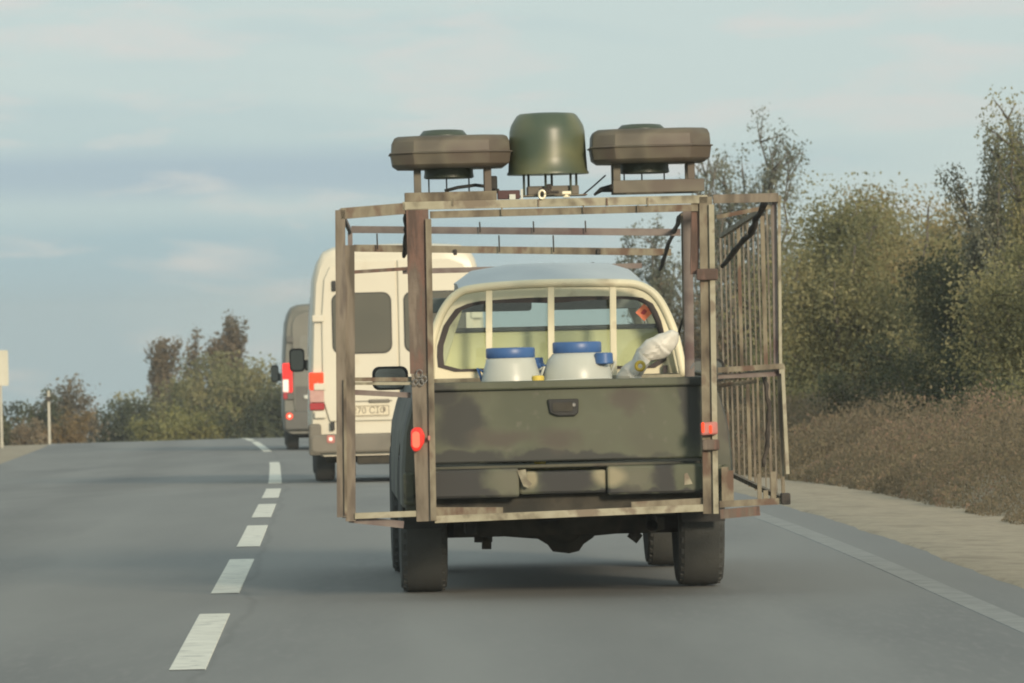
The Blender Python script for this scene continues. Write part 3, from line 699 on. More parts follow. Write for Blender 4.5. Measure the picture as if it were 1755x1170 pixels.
# wing on the verge side
ang('wing_rail', M['post_brown'], (1222, 341), (1334, 338), 15, kind='bar')
ang('wing_rail', M['tan_iron'], (1228, 372), (1330, 352), 7, ly=YR + .5, kind='bar')
ang('wing_rail', M['tan_iron'], (1230, 634), (1343, 627), 9, kind='bar')
ang('wing_rail', M['purple_iron'], (1230, 645), (1343, 640), 8, ly=YR + .05, kind='bar')
ang('wing_rail', M['tan_iron'], (1230, 661), (1297, 653), 7, ly=YR + .3, kind='bar')
ang('wing_rail', M['tan_iron'], (1233, 864), (1345, 858), 11, kind='bar')
ang('wing_rail', M['rust'], (1234, 881), (1302, 875), 16, ly=YR - .03, kind='bar')
ang('wing_post', M['light_iron'], (1335, 335), (1338, 640), 5, kind='bar')
ang('wing_post', M['light_iron'], (1341, 625), (1350, 812), 6, kind='bar')
ang('wing_post', M['purple_iron'], (1327, 345), (1330, 640), 8, ly=YR + .05, kind='bar')
ang('wing_post', M['tan_iron'], (1335, 640), (1343, 858), 6, ly=YR + .05, kind='bar')
mb = MB(); mb.span(T(1338, 845, YR) - Vector((0, .05, 0)), T(1354, 864, YR) + Vector((0, .05, 0))); mb.build('foot_bracket', M['dark_wrap'], cage, bevel=.006)
# open side panels running forward: slats
def lyx(x, x0=1345., vp=500.): return 34.6 * (x0 - vp) / (x - vp) - TY
for i, (x, y0, y1, wd, mt_) in enumerate([
        (1322, 352, 628, 5, 'post_brown'), (1314, 356, 630, 5, 'slat'), (1306, 370, 628, 7, 'tan_iron'), (1298, 366, 632, 5, 'slat'), (1290, 372, 634, 4, 'post_brown'), (1281, 376, 636, 6, 'slat'),
        (1273, 380, 636, 4, 'slat'), (1265, 384, 638, 6, 'tan_iron'), (1257, 388, 640, 4, 'post_brown'), (1249, 392, 640, 5, 'slat'), (1242, 396, 640, 4, 'post_brown'), (1234, 399, 640, 5, 'slat'),
        (1326, 640, 858, 5, 'slat'), (1317, 642, 856, 8, 'post_brown'), (1308, 642, 854, 4, 'slat'), (1298, 644, 846, 4, 'tan_iron'), (1290, 646, 840, 6, 'post_brown'), (1281, 648, 834, 6, 'tan_iron'), (1272, 650, 830, 4, 'slat'), (1263, 650, 824, 6, 'post_brown'), (1254, 650, 818, 5, 'slat'), (1246, 652, 812, 6, 'tan_iron'), (1238, 652, 806, 4, 'slat')]):
    ly = lyx(x); ang('side_slat', M[mt_], (x, y0), (x + (y1 - y0) * .026, y1), wd * (1.0 if i in (2, 7, 15, 17) else .58), ly=ly, kind='bar')
for x, y0, y1, wd in ((1242, 800, 862, 12), (1252, 806, 862, 9), (1301, 812, 858, 7), (1325, 808, 862, 9), (1312, 840, 862, 8)):
    ang('side_bracket', M['tan_iron'], (x, y0), (x + 1, y1), wd, ly=YR + .03, kind='bar')
for (xa, ya), (xb, yb) in (((1335, 340), (1236, 404)), ((1342, 632), (1236, 648)), ((1345, 856), (1240, 806))):
    ang('side_rail', M['tan_iron'], (xa, ya), (xb, yb), 8, ly=lyx(xa), ly2=lyx(xb), kind='bar')
for (xa, ya), (xb, yb) in (((584, 362), (600, 396)), ((588, 655), (592, 646)), ((590, 884), (594, 820))):
    ang('side_rail', M['purple_iron'], (xa, ya), (xb, yb), 7, ly=YR + .05, ly2=4.0, kind='bar')
# roof cross bars stepping down towards the nose, and what ties them
for (xa, ya), (xb, yb), wd, ly, mt_ in (((602, 393), (1166, 398), 12, .9, 'purple_iron'), ((606, 425), (1150, 432), 12, 2.4, 'tan_iron'), ((606, 466), (700, 460), 6, 3.9, 'rust'), ((690, 465), (1100, 455), 9, 3.95, 'purple_iron')):
    ang('roof_bar', M[mt_], (xa, ya), (xb, yb), wd, ly=ly, kind='bar')
for x, y0, y1, ly in ((822, 380, 398, .85), (914, 379, 398, .85), (1003, 378, 398, .85), (646, 400, 427, 2.35), (855, 403, 432, 2.35), (948, 403, 432, 2.35)):
    ang('tie_wire', M['dark_wrap'], (x, y0), (x + 1, y1), 2.5, ly=ly, kind='tube')
for x, y, ly in ((780, 432, 2.37), (1026, 431, 2.37), (1016, 454, 3.92)):
    c = T(x, y, ly); mb = MB(); mb.box(c, (.022, .03, .034)); mb.build('clamp', M['dark_wrap'], cage, bevel=.006)
ang('front_post', M['purple_iron'], (600, 396), (606, 815), 8, ly=4.0, kind='bar')
ang('inner_post', M['purple_iron'], (1178, 362), (1182, 645), 16, ly=-1.0, kind='bar')
ang('inner_post', M['tan_iron'], (1170, 366), (1173, 560), 6, ly=-.9, kind='bar')
def lumpy(name, pts, r, seed, mt_='dark_wrap'):
    rr = random.Random(seed); P = []; R2 = []
    for (a, b) in zip(pts, pts[1:]):
        for k in range(6):
            p = a.lerp(b, k / 6); P.append(p + Vector((rr.uniform(-1, 1), 0, rr.uniform(-1, 1))) * r * .35); R2.append(r * rr.uniform(.7, 1.25))
    P.append(pts[-1]); R2.append(r * .7)
    MB().tube(P, R2, 8).build(name, M[mt_], cage, smooth=True)
lumpy('diagonal_brace', [T(1311, 350, YR + .1), T(1283, 402, YR + .5), T(1238, 456, YR + .9)], .018, 1)
lumpy('diagonal_brace', [T(1168, 368, .2), T(1150, 408, 1.2), T(1131, 462, 3.6)], .014, 2)
lumpy('diagonal_brace', [T(694, 362, YR + .1), T(697, 400, YR + .3), T(692, 440, YR + .6)], .012, 3)
lumpy('hanging_wire', [T(1310, 642, -.6), T(1318, 700, -.6), T(1314, 765, -.6), T(1308, 800, -.6)], .012, 4)
mb = MB(); mb.box(T(1212, 470, YR - .035), (.11, .05, .06)); mb.build('rusty_sleeve', M['rust'], cage, bevel=.008)
mb = MB(); mb.box(T(1218, 762, YR - .045), (.09, .05, .055)); mb.build('rusty_sleeve', M['rust'], cage, bevel=.008)
for x, y in ((776, 346), (923, 348), (1040, 346), (1110, 345), (1000, 358), (1093, 358), (860, 362)):
    c = T(x, y, YR - .022); mb = MB(); mb.box(c, (.008, .012, .04)); mb.build('weld_seam', M['tan_iron'], cage)
# metal fittings hanging at the rusty post
for x, y, r in ((719, 640, .016), (727, 650, .014), (722, 655, .013), (712, 655, .012)):
    c = T(x, y, YR - .045); mb = MB(); P = [c + Vector((math.cos(a) * r, 0, math.sin(a) * r * 1.3)) for a in [2 * PI * k / 10 for k in range(11)]]
    mb.tube(P, .0035, 6); mb.build('wire_loop', M['steel'], cage, smooth=True)
for (x0, y0), (x1, y1) in (((1184, 632), (1190, 622)),):
    mb = MB(); mb.tube([T(x0, y0, YR), T(x1, y1, YR)], .006, 8); mb.build('bolt', M['steel'], cage)
# lamps fixed to the posts
mb = MB(); P = TXZ([(704, 738), (710, 732), (722, 732), (728, 745), (727, 758), (719, 772), (709, 774), (704, 764)], YR - .05); mb.slab(P, YR - .085, YR - .025)
lp = mb.build('tail_lamp', M['red_deep'], cage, bevel=.012)
c = T(713, 752, YR); mb = MB(); mb.slab(rrect(c.x - .022, c.x + .018, c.z - .045, c.z + .040, .018), YR - .092, YR - .0855); mb.build('bulb', M['red_hot'], lp, bevel=.004)
c = T(735, 750, YR); mb = MB(); mb.slab(rrect(c.x - .006, c.x + .006, c.z - .012, c.z + .012, .005), YR - .07, YR - .055); mb.build('reflector', M['red_dim'], cage)
mb = MB(); P = TXZ([(1200, 724), (1229, 722), (1230, 744), (1201, 746)], YR - .05); mb.slab(P, YR - .085, YR - .025)
lp = mb.build('tail_lamp', M['red_dim'], cage, bevel=.01)
for x, y, h in ((1203, 732, 9), (1216, 735, 7)):
    c = T(x, y, YR); mb = MB(); mb.slab(rrect(c.x - .007, c.x + .007, c.z - h / 329, c.z + h / 329, .006), YR - .09, YR - .0855); mb.build('bulb', M['orange_lit'], lp)

# ------------------------------------------------------------------ antennas on the cage roof
YA = -1.12; SA = 11400 / (TY + YA)
def octo(h, c_, n=3):
    P = []
    q = [(h, h - c_), (h - c_, h), (-h + c_, h), (-h, h - c_), (-h, -h + c_), (-h + c_, -h), (h - c_, -h), (h, -h + c_)]
    for (a, b) in q: P.append((a, b))
    return P
def to_world(p): return truck.matrix_basis @ p
truck.matrix_basis = Matrix.Translation((TX, TY, .012)) @ Matrix.Rotation(YAW, 4, 'Z')
def flat_antenna(cx, ybot, ytop, half, leg, base, under, caps, label):
    o = T(cx, ybot, YA); zb = T((base[0] + base[1]) / 2, base[3], YA).z
    root = empty('flat_antenna', to_world(Vector((o.x, YA, zb))), (0, 0, YAW), label=label, cat='antenna', group='flat antenna housings on the cage roof')
    z0 = o.z - zb; h = (ybot - ytop) / SA; R0 = half / SA
    mb = MB(); rings = []
    for zz, k in ((0, .88), (.12, .97), (.42, .995), (.455, 1.0), (.46, 1.03), (.49, 1.03), (.505, .985), (.82, .975), (.95, .94), (1.0, .88)):
        rings.append([Vector((a * k, b * k, z0 + zz * h)) for a, b in octo(R0, R0 * .36)])
    mb.rings(rings); mb.build('housing', M['antenna_brown'], root, bevel=.012, autos=50)
    mb = MB(); r = caps[0] / SA; mb.lathe((caps[1] / SA, 0, z0 + h * .995), [(r * 1.05, 0), (r, .012), (r * .85, caps[2] / SA), (r * .5, caps[2] / SA + .004), (.01, caps[2] / SA + .005)], 28); mb.build('top_cap', M['antenna_green'], root, smooth=True)
    mb = MB(); r = under[0] / SA; mb.lathe((under[1] / SA, 0, z0 - under[2] / SA), [(r * .5, 0), (r * .92, 0), (r, .006), (r * .97, under[2] / SA * .6), (r * .97, under[2] / SA + .02)], 28); mb.build('lower_drum', M['antenna_green'], root, autos=40)
    for i, lx in enumerate(leg):
        mb = MB(); x = (lx - cx) / SA
        mb.span((x - .019, -R0 * .55, .01), (x + .019, -R0 * .45, z0 + .03)); mb.build('leg', M['antenna_brown'], root, bevel=.003); mb = MB(); mb.span((x - .013, R0 * .5, .01), (x + .013, R0 * .6, z0 + .03)); mb.build('leg', M['antenna_brown'], root, bevel=.003)
    for x in (under[1] - under[0] * .8, under[1] - 4, under[1] + under[0] * .8):
        mb = MB(); mb.tube([(x / SA, .03, .02), (x / SA, .03, z0 - under[2] / SA + .005)], .004, 6); mb.build('rod', M['black'], root)
    mb = MB(); bx0, bx1 = (base[0] - cx) / SA, (base[1] - cx) / SA; bh = (base[3] - base[2]) / SA
    mb.span((bx0, -R0 * .75, 0), (bx1, -R0 * .60, bh)); mb.span((bx0 + .01, R0 * .45, 0), (bx1 - .01, R0 * .65, bh * .9)); mb.span((bx0 + .03, -R0 * .6, .004), (bx0 + .09, R0 * .5, bh * .7)); mb.span((bx1 - .09, -R0 * .6, .004), (bx1 - .03, R0 * .5, bh * .7))
    mb.build('base_frame', M['tan_iron'] if cx < 900 else M['antenna_brown'], root, bevel=.004)
    return root
flat_antenna(772, 289, 234, 102, (714, 834), (691, 848, 330, 346), (43, -3, 17), (40, -11, 11), 'flat brown antenna housing standing directly above the wide rusty cage post')
flat_antenna(1114, 280, 222, 102, (1054, 1181), (1046, 1202, 309, 331), (43, -10, 17), (39, -14, 9), 'flat brown antenna housing nearest the roadside trees, on a dark base box')
o = T(940, 334, YA)
dome = empty('dome_antenna', to_world(Vector((o.x, YA, o.z))), (0, 0, YAW), label='tall green dome antenna standing between the two flat housings', cat='antenna')
zd = (334 - 299) / SA
prof = [(70, 299), (70.5, 296), (68, 293), (66.5, 270), (65.5, 245), (64.5, 225), (62, 215), (57, 206), (51.5, 198), (46, 194.5), (25, 193), (3, 192.5)]
mb = MB(); mb.lathe((0, 0, 0), [(2 / SA, (334 - 297) / SA), (60 / SA, (334 - 297) / SA)] + [(r / SA, (334 - y) / SA) for r, y in prof], 48); mb.build('dome', M['dome'], dome, autos=50)
for x, yy in ((-42, -.04), (-33, .05), (-5, -.05), (7, .06), (38, -.04), (49, .05)):
    mb = MB(); mb.tube([(x / SA, yy, .0), (x / SA, yy, zd + .01)], .0065, 8); mb.build('rod', M['antenna_green'], dome)
mb = MB(); mb.span((-.11, -.02, .0), (.16, .16, .048)); mb.build('base_box', M['bumper_grey'], dome, bevel=.006)
mb = MB(); mb.span((-.18, -.10, -.006), (.20, .18, -.0005)); mb.build('mounting_plate', M['tan_iron'], dome)

def rooted(name, px, py, ly, **k):
    o = T(px, py, ly); return empty(name, to_world(o), (0, 0, YAW), **k), o
# small items on the top rail
def solo(mb, name, mat, label, cat, smooth=False, bevel=0, group=None):
    """mesh in truck coordinates that becomes a thing of its own"""
    c = Vector((sum(v[0] for v in mb.v) / len(mb.v), sum(v[1] for v in mb.v) / len(mb.v), min(v[2] for v in mb.v)))
    mb.v = [tuple(Vector(v) - c) for v in mb.v]
    o = mb.build(name, mat, None, smooth=smooth, bevel=bevel); o.location = to_world(c); o.rotation_euler = (0, 0, YAW)
    return tag(o, label, cat, group)
root, c = rooted('control_box', 872, 341, YR + .1, label='small dark red control box on the top rail', cat='control box')
mb = MB(); mb.span((-.058, -.03, 0), (.058, .05, .046)); mb.build('case', material('dark_red_paint', [(.06, .03, .03), (.09, .04, .04)]), root, bevel=.004)
mb = MB(); mb.span((.002, -.045, -.002), (.034, -.031, .024)); mb.build('label_plate', M['barrel'], root)
mb = MB(); mb.span((.062, -.03, -.01), (.074, -.01, .05)); mb.build('end_clip', M['barrel'], root)
mb = MB(); c = T(929, 333, YR - .03); mb.tube([c + Vector((math.cos(a) * .016, 0, math.sin(a) * .022)) for a in [2 * PI * k / 14 for k in range(15)]], .0062, 8)
solo(mb, 'shackle', M['brass'], 'small yellow metal ring standing on the top rail', 'shackle', smooth=True)
mb = MB(); mb.box(T(971, 330, YR - .03), (.048, .02, .017)); mb.box(T(971, 337, YR - .03), (.038, .02, .008)); mb.box(T(971, 334, YR - .026), (.02, .008, .016))
solo(mb, 'buckle', M['brass'], 'small bright yellow buckle on the top rail', 'buckle', bevel=.004)
mb = MB(); mb.tube([T(762, 327, YA), T(785, 321, YA), T(815, 317, YA), T(840, 320, YA), T(852, 331, YA)], .009, 8)
solo(mb, 'cable', M['black'], 'thick black cable arching under the housing above the rusty post', 'cable', smooth=True)
mb = MB(); mb.tube([T(1000, 333, YA + .1), T(1018, 318, YA + .1), T(1038, 300, YA + .1)], .0045, 6)
solo(mb, 'cable', M['black'], 'thin wire slanting up beside the dome antenna', 'cable', smooth=True)
mb = MB(); mb.tube([T(1018, 334, YA), T(1030, 325, YA), T(1050, 322, YA)], [.006, .014, .022], 8)
solo(mb, 'cable', M['black'], 'short thick cable ending at the dark base box', 'cable', smooth=True)
mb = MB(); mb.box(T(846, 313, YA), (.038, .05, .072)); mb.box(T(851, 326, YA), (.03, .04, .02))
solo(mb, 'plug', M['black'], 'black plug box beside the leg of the housing above the rusty post', 'plug', bevel=.008)
mb = MB(); mb.box(T(934, 327, YR + .1), (.06, .04, .03)); mb.box(T(941, 320, YR + .1), (.028, .03, .03)); mb.box(T(947, 329, YR + .1), (.07, .03, .014))
solo(mb, 'clamp', M['dark_wrap'], 'dark rounded clamp under the dome antenna', 'clamp', bevel=.008)
mb = MB(); mb.tube([T(1203, 355, -1.1), T(1192, 420, -.9), T(1186, 480, -.7), T(1172, 540, -.3), T(1156, 594, -.05)], [.005, .005, .006, .006, .008], 8)
solo(mb, 'whip_antenna', M['black'], 'thin black whip aerial curving down beside the cab hoop', 'aerial', smooth=True)

# ------------------------------------------------------------------ load in the bed
def barrel(cx, lid_y0, lid_y1, lid_w, sh_w, ly, label, cap=None):
    s = 11400 / (TY + ly); o = T(cx, lid_y1, ly); zt_ = o.z; zb_ = .703
    root = empty('plastic_barrel', to_world(Vector((o.x, ly, zb_))), (0, 0, YAW), label=label, cat='barrel', group='white plastic barrels in the truck bed')
    H = zt_ - zb_; r1, r2 = lid_w / 2 / s, sh_w / 2 / s
    mb = MB(); mb.lathe((0, 0, 0), [(r2 * .80, 0), (r2 * .92, .02), (r2 * .98, .12), (r2, H * .35), (r2 * .985, H * .6), (r2 * .97, H - .125), (r2 * .93, H - .085), (r2 * .83, H - .035), (r1 * .99, H - .004), (r1 * .93, H), (r1 * .93, H + .02)], 40)
    body = mb.build('body', M['barrel'], root, smooth=True)
    mb = MB(); h = (lid_y1 - lid_y0) / s; mb.lathe((0, 0, H), [(r1 * .98, 0), (r1, .004), (r1, h - .006), (r1 * .97, h), (r1 * .8, h + .002), (.01, h + .002)], 40)
    mb.build('lid', M['blue'], root, autos=40)
    for sg in (-1, 1):
        mb = MB(); mb.tube([(sg * r2 * .9, 0, H - .07), (sg * (r2 + .012), -.01, H - .05), (sg * (r2 * .93), 0, H - .12)], .008, 8); mb.build('handle', M['blue'] if sg < 0 else M['barrel'], root, smooth=True)
    if cap:
        c = T(*cap, ly); mb = MB(); mb.lathe((c.x - o.x, -r2 * .62, c.z - zb_ - .035), [(.045, 0), (.05, .006), (.048, .055), (.04, .06), (.01, .06)], 20); mb.build('spout_cap', M['blue'], root, autos=40)
    return root
barrel(875, 596, 613, 84, 106, -.55, 'smaller-looking white barrel with a blue lid, beside the yellow cap')
barrel(989, 586, 604, 84, 122, -.50, 'taller white barrel with a blue lid and a blue spout cap', (1033, 612))
mb = MB(); c = T(922, 622, -.30); mb.lathe((c.x, c.y, .70), [(.05, 0), (.055, .3), (.055, c.z - .72), (.03, c.z - .70), (.028, c.z - .67), (.005, c.z - .67)], 18)
solo(mb, 'plastic_jug', M['blue'], 'dark blue jug half hidden between the two white barrels', 'jug', smooth=True)
mb = MB(); c = T(922, 650, -1.05); mb.lathe((c.x, c.y, .70), [(.03, 0), (.034, .2), (.034, c.z - .735), (.033, c.z - .72), (.033, c.z - .685), (.028, c.z - .68), (.005, c.z - .678)], 18)
solo(mb, 'plastic_bottle', M['yellow'], 'small yellow capped bottle just above the tailgate edge', 'bottle', bevel=.002)
mb = MB(); mb.tube([T(872, 656, -1.1), T(912, 652, -1.1)], .005, 8); solo(mb, 'white_rod', M['barrel'], 'thin white rod lying on the tailgate edge', 'rod')
mb = MB(); mb.tube([T(935, 652, -1.1), T(1045, 647, -1.1)], .004, 8); solo(mb, 'white_rod', M['barrel'], 'long white rod lying below the taller barrel', 'rod')
# crumpled white film sack leaning over the bed side
rs = random.Random(11)
def blob(c, rx, ry, rz, rot, seed, n=18, amp=.22):
    rr = random.Random(seed); ph = [(rr.uniform(1, 4), rr.uniform(1, 4), rr.uniform(0, 6.3)) for _ in range(7)]; R = []
    rm = Matrix.Rotation(rot, 3, 'Y')
    for i in range(n + 1):
        th = PI * (i + .02) / (n + .04); ring = []
        for k in range(n * 2):
            a = 2 * PI * k / (n * 2)
            q = 1 + amp * sum(math.sin(p[0] * th * 1.6 + p[2]) * math.cos(p[1] * a + p[2] * 2) for p in ph) / 3
            v = Vector((math.sin(th) * math.cos(a) * rx * q, math.sin(th) * math.sin(a) * ry * q, math.cos(th) * rz * q)); ring.append(Vector(c) + rm @ v)
        R.append(ring)
    return R
oc = Vector((T(1110, 610, -.3).x, -.3, 1.0))
root = empty('film_sack', to_world(oc), (0, 0, YAW), label='crumpled white plastic sack leaning in the corner of the truck bed', cat='sack')
SP = TXZ([(1056, 700), (1054, 645), (1066, 628), (1082, 618), (1090, 600), (1106, 584), (1128, 574), (1150, 566), (1163, 572), (1161, 590), (1148, 608), (1136, 617), (1114, 621), (1106, 634), (1098, 646), (1096, 700)], -.3)
SP = [(x - oc.x, z - oc.z) for x, z in SP]
def crumple(P, c_, y, amp, seed, n=44):
    rr = random.Random(seed); ph = [(rr.uniform(20, 60), rr.uniform(20, 60), rr.uniform(0, 6)) for _ in range(6)]
    ro_ = radial(P, c_, n); R = []
    def h(x, z): return sum(abs(math.sin(a * x + b * z + p)) for a, b, p in ph) / 6
    for sgn in (-1, 1):
        ks = [.02, .2, .4, .6, .8, .93, 1.0] if sgn < 0 else [1.0, .8, .5, .02]
        for k in ks:
            ring = []
            for (x, z) in ro_:
                X, Z = c_[0] + (x - c_[0]) * k, c_[1] + (z - c_[1]) * k
                ring.append(Vector((X + .006 * h(Z * 2, X), y + sgn * amp * math.sqrt(max(0, 1 - k * k)) * (.6 + .6 * h(X, Z)), Z + .008 * h(X, Z * 2))))
            R.append(ring)
    return R
mb = MB(); mb.rings(crumple(SP[5:13] + SP[3:5], ((SP[7][0] + SP[12][0]) / 2 - .01, (SP[7][1] + SP[12][1]) / 2), 0, .06, 4)); mb.rings(crumple([SP[0], SP[1], SP[2], SP[3], SP[4], SP[12], SP[13], SP[14], SP[15]], ((SP[2][0] + SP[14][0]) / 2, SP[1][1] - .01), -.03, .09, 8))
mb.build('sack_body', M['sack'], root, autos=20)
mb = MB(); c = T(1097, 627, -.48) - oc; mb.lathe(c, [(.012, -.01), (.018, -.014), (.028, -.012), (.031, 0), (.026, .01)], 18, 'Y', cap=False); mb.build('tie_ring', M['yellow'], root, smooth=True)

# ------------------------------------------------------------------ vans
def text_mesh(s, size, name, mat, parent, loc, ext=.002):
    cu = bpy.data.curves.new(name, 'FONT'); cu.body = s; cu.size = size; cu.align_x = 'CENTER'; cu.align_y = 'CENTER'; cu.extrude = ext
    tmp = bpy.data.objects.new('tmp_text', cu); COL.objects.link(tmp)
    dg = bpy.context.evaluated_depsgraph_get(); dg.update()
    me = bpy.data.meshes.new_from_object(tmp.evaluated_get(dg)); bpy.data.objects.remove(tmp)
    me.materials.clear(); me.materials.append(mat)
    o = bpy.data.objects.new(name, me); COL.objects.link(o); o.parent = parent; o.location = loc; o.rotation_euler = (PI / 2, 0, 0)
    return o
def make_van(root, H, W, paint, bump, name_kind):
    k = H / 2.67
    half = [(.0, .30), (.90, .30), (1.0, .36), (1.03, .65), (1.01, 1.28), (.985, 1.81), (.95, 2.32), (.90, 2.50), (.835, 2.61), (.72, 2.66), (.4, 2.68), (0, 2.685)]
    full = [(x * W, z * k) for x, z in half] + [(-x * W, z * k) for x, z in reversed(half[1:-1])]
    def sec(y, top, wk=1, low=.30): return [Vector((x * wk, y, low * k + (z / k - .30) * k * (top - low) / (2.685 - .30))) for x, z in full]
    mb = MB(); mb.rings([sec(.0, 2.60, .965), sec(.03, 2.655, .985), sec(.10, 2.685), sec(2, 2.69), sec(4.1, 2.68), sec(4.5, 2.56, .97), sec(5.15, 1.62, .97), sec(5.3, 1.36, .96), sec(5.75, 1.12, .93), sec(5.9, .8, .88)])
    mb.build('body', paint, root, autos=35)
    for sg in (-1, 1):
        for y in (.95, 4.75): make_wheel(M, root, sg * (.86 * W), y, .345, .225, sg)
    mb = MB(); mb.span((-.85, .4, .22), (.85, 5.3, .34)); mb.tube([(-.8, .95, .34), (.8, .95, .34)], .07, 10); mb.span((-.5, .05, .20), (.5, .5, .30)); mb.tube([(.3, .0, .22), (.3, .6, .24)], .035, 10); mb.build('underbody', M['under'], root, bevel=.02)
    mb = MB(); w2 = .96 * W; mb.add([(-w2 * .84, 4.515, 2.42 * k), (w2 * .84, 4.515, 2.42 * k), (w2 * .93, 5.15, 1.66 * k), (-w2 * .93, 5.15, 1.66 * k)], [(0, 1, 2, 3)])
    mb.v = [(x, y + .03, z + .03) for x, y, z in mb.v]; mb.build('windscreen', M['van_glass'], root)
    for sg in (-1, 1):
        mb = MB(); mb.add([(sg * (.998 * W + .012), 3.7, 1.45), (sg * (.998 * W + .012), 4.95, 1.45), (sg * (.96 * W + .012), 4.5, 2.15), (sg * (.96 * W + .012), 3.7, 2.15)], [(0, 1, 2, 3)]); mb.build('door_window', M['van_glass'], root)
        mb = MB(); mb.slab(rrect(min(sg * .6, sg * .85), max(sg * .6, sg * .85), .75, 1.0, .06), 5.80, 5.90); mb.build('headlight', M['grey_panel'], root)
# white van
VD = 76.0
vp = at(688, 832, VD); VYAW = math.radians(2.1)
VZ = zroad(VD) + .018
van = empty('white_van', (vp.x, VD, VZ), (0, 0, VYAW), label='cream-white high-roof van with tinted rear windows, driving ahead of the pickup', cat='van')
make_van(van, 2.70, 1.0, M['van_white'], M['bumper_grey'], 0)
def VL(px, py, ly=0):
    a, b = ray(px, py); c, s = math.cos(VYAW), math.sin(VYAW)
    lx = (a * (VD + ly * c) - vp.x + ly * s) / (c - a * s); wy = VD + lx * s + ly * c
    return Vector((lx, ly, CAMZ - b * wy - VZ))
for sg in (-1, 1):
    mb = MB()
    P = [(.012, .70), (.012, 2.53), (.60, 2.53), (.76, 2.47), (.83, 2.32), (.865, 1.9), (.87, 1.3), (.87, .95), (.80, .70)]
    P = [(x * sg, z) for x, z in P]
    mb.slab(P, -.035, .02); dr = mb.build('rear_door', M['van_white'], van, bevel=.012)
    xa, xb = sorted((sg * .085, sg * .77))
    if sg < 0:
        a, b = VL(572, 604), VL(668, 502); xa, xb = a.x, b.x
    zt_, zb_ = VL(620, 503).z, VL(620, 604).z
    mb = MB(); mb.slab(rrect(xa, xb, zb_, zt_, .09), -.045, -.0355); mb.build('rear_window', M['van_glass'], dr, bevel=.004)
    mb = MB(); mb.slab(rrect(xa - .014, xb + .014, zb_ - .014, zt_ + .014, .10), -.040, -.0352); mb.build('window_seal', M['black'], dr)
    for zz in (1.88, 1.1, .78):
        mb = MB(); mb.span((sg * .84, -.06, zz - .04), (sg * .975, -.036, zz + .04)); mb.build('hinge', M['van_white'], dr, bevel=.012)
hz = VL(640, 687).z
mb = MB(); mb.span((VL(632, 687).x, -.06, hz - .02), (VL(668, 687).x, -.036, hz + .02)); mb.build('door_handle', M['bumper_grey'], van, bevel=.01)
mb = MB(); mb.span((VL(606, 685).x, -.041, hz - .006), (VL(672, 685).x, -.0355, hz + .006)); mb.build('door_crease', M['bumper_grey'], van)
pa, pb = VL(592, 714), VL(667.5, 693)
mb = MB(); mb.slab(rrect(pa.x, pb.x, pa.z, pb.z, .012), -.050, -.0365); pl = mb.build('number_plate', M['plate'], van)
mb = MB()
for (x0, z0, x1, z1) in ((pa.x + .006, pa.z + .006, pb.x - .006, pa.z + .014), (pa.x + .006, pb.z - .014, pb.x - .006, pb.z - .006), (pa.x + .006, pa.z + .014, pa.x + .013, pb.z - .014), (pb.x - .013, pa.z + .014, pb.x - .006, pb.z - .014)):
    mb.span((x0, -.0525, z0), (x1, -.0502, z1))
mb.build('plate_border', M['ink'], pl)
text_mesh('2270 СІФ', .105, 'plate_lettering', M['ink'], pl, ((pa.x + pb.x) / 2, -.0505, (pa.z + pb.z) / 2))
for sg in (-1, 1):
    x0, x1 = VL(530, 670).x, VL(555.5, 670).x
    if sg > 0: x0, x1 = -x1, -x0
    zs = [VL(543, y).z for y in (638, 668, 690, 703)]
    tl = empty('tail_light', (0, 0, 0)); tl.parent = van
    for (za, zb2, mt_) in ((zs[0], zs[1], 'orange_lit'), (zs[1], zs[2], 'pink'), (zs[2], zs[3], 'red_dull')):
        mb = MB(); mb.slab(rrect(x0, x1, zb2 + .002, za - .002, .015), -.04, .10); mb.build('lens', M[mt_], tl, bevel=.012)
    q = VL(541, 655); mb = MB(); mb.lathe(((x0 + x1) / 2, -.044, q.z - .02), [(.004, -.003), (.03, 0), (.036, .003)], 16, 'Y'); mb.build('bulb', M['white_hot'] if sg < -2 else M['orange_lit'], tl, smooth=True)
mb = MB(); R_ = []
for y, e in ((-.10, .03), (-.12, 0), (-.12, 0), (.10, 0), (.5, 0)): pass
zt_, zb_ = VL(640, 742).z, VL(640, 775).z
mb.slab(rrect(-1.03, 1.03, zb_, zt_, .06), -.10, .02); mb.span((-1.045, -.08, zb_ - .02), (-.90, .30, VL(545, 726).z)); mb.span((.90, -.08, zb_ - .02), (1.045, .30, VL(545, 726).z))
bpv = mb.build('rear_bumper', M['bumper_grey'], van, bevel=.03)
for sg in (-1, 1):
    c = VL(567, 752); x = c.x if sg < 0 else -c.x
    mb = MB(); mb.slab(rrect(x - .045, x + .045, c.z - .045, c.z + .045, .02), -.11, -.1005); fl = mb.build('fog_lamp', M['red_dim'], bpv)
    mb = MB(); mb.slab(rrect(x - .022, x + .018, c.z - .02, c.z + .02, .014), -.114, -.1102); mb.build('bulb', M['white_hot'], fl)
c = VL(572, 490); mb = MB(); mb.box((c.x, -.05, c.z), (.05, .03, .12)); mb.build('latch', M['black'], van, bevel=.01)
c = VL(570, 730); mb = MB(); mb.box((c.x, -.05, c.z), (.05, .03, .10)); mb.build('latch', M['black'], van, bevel=.01)
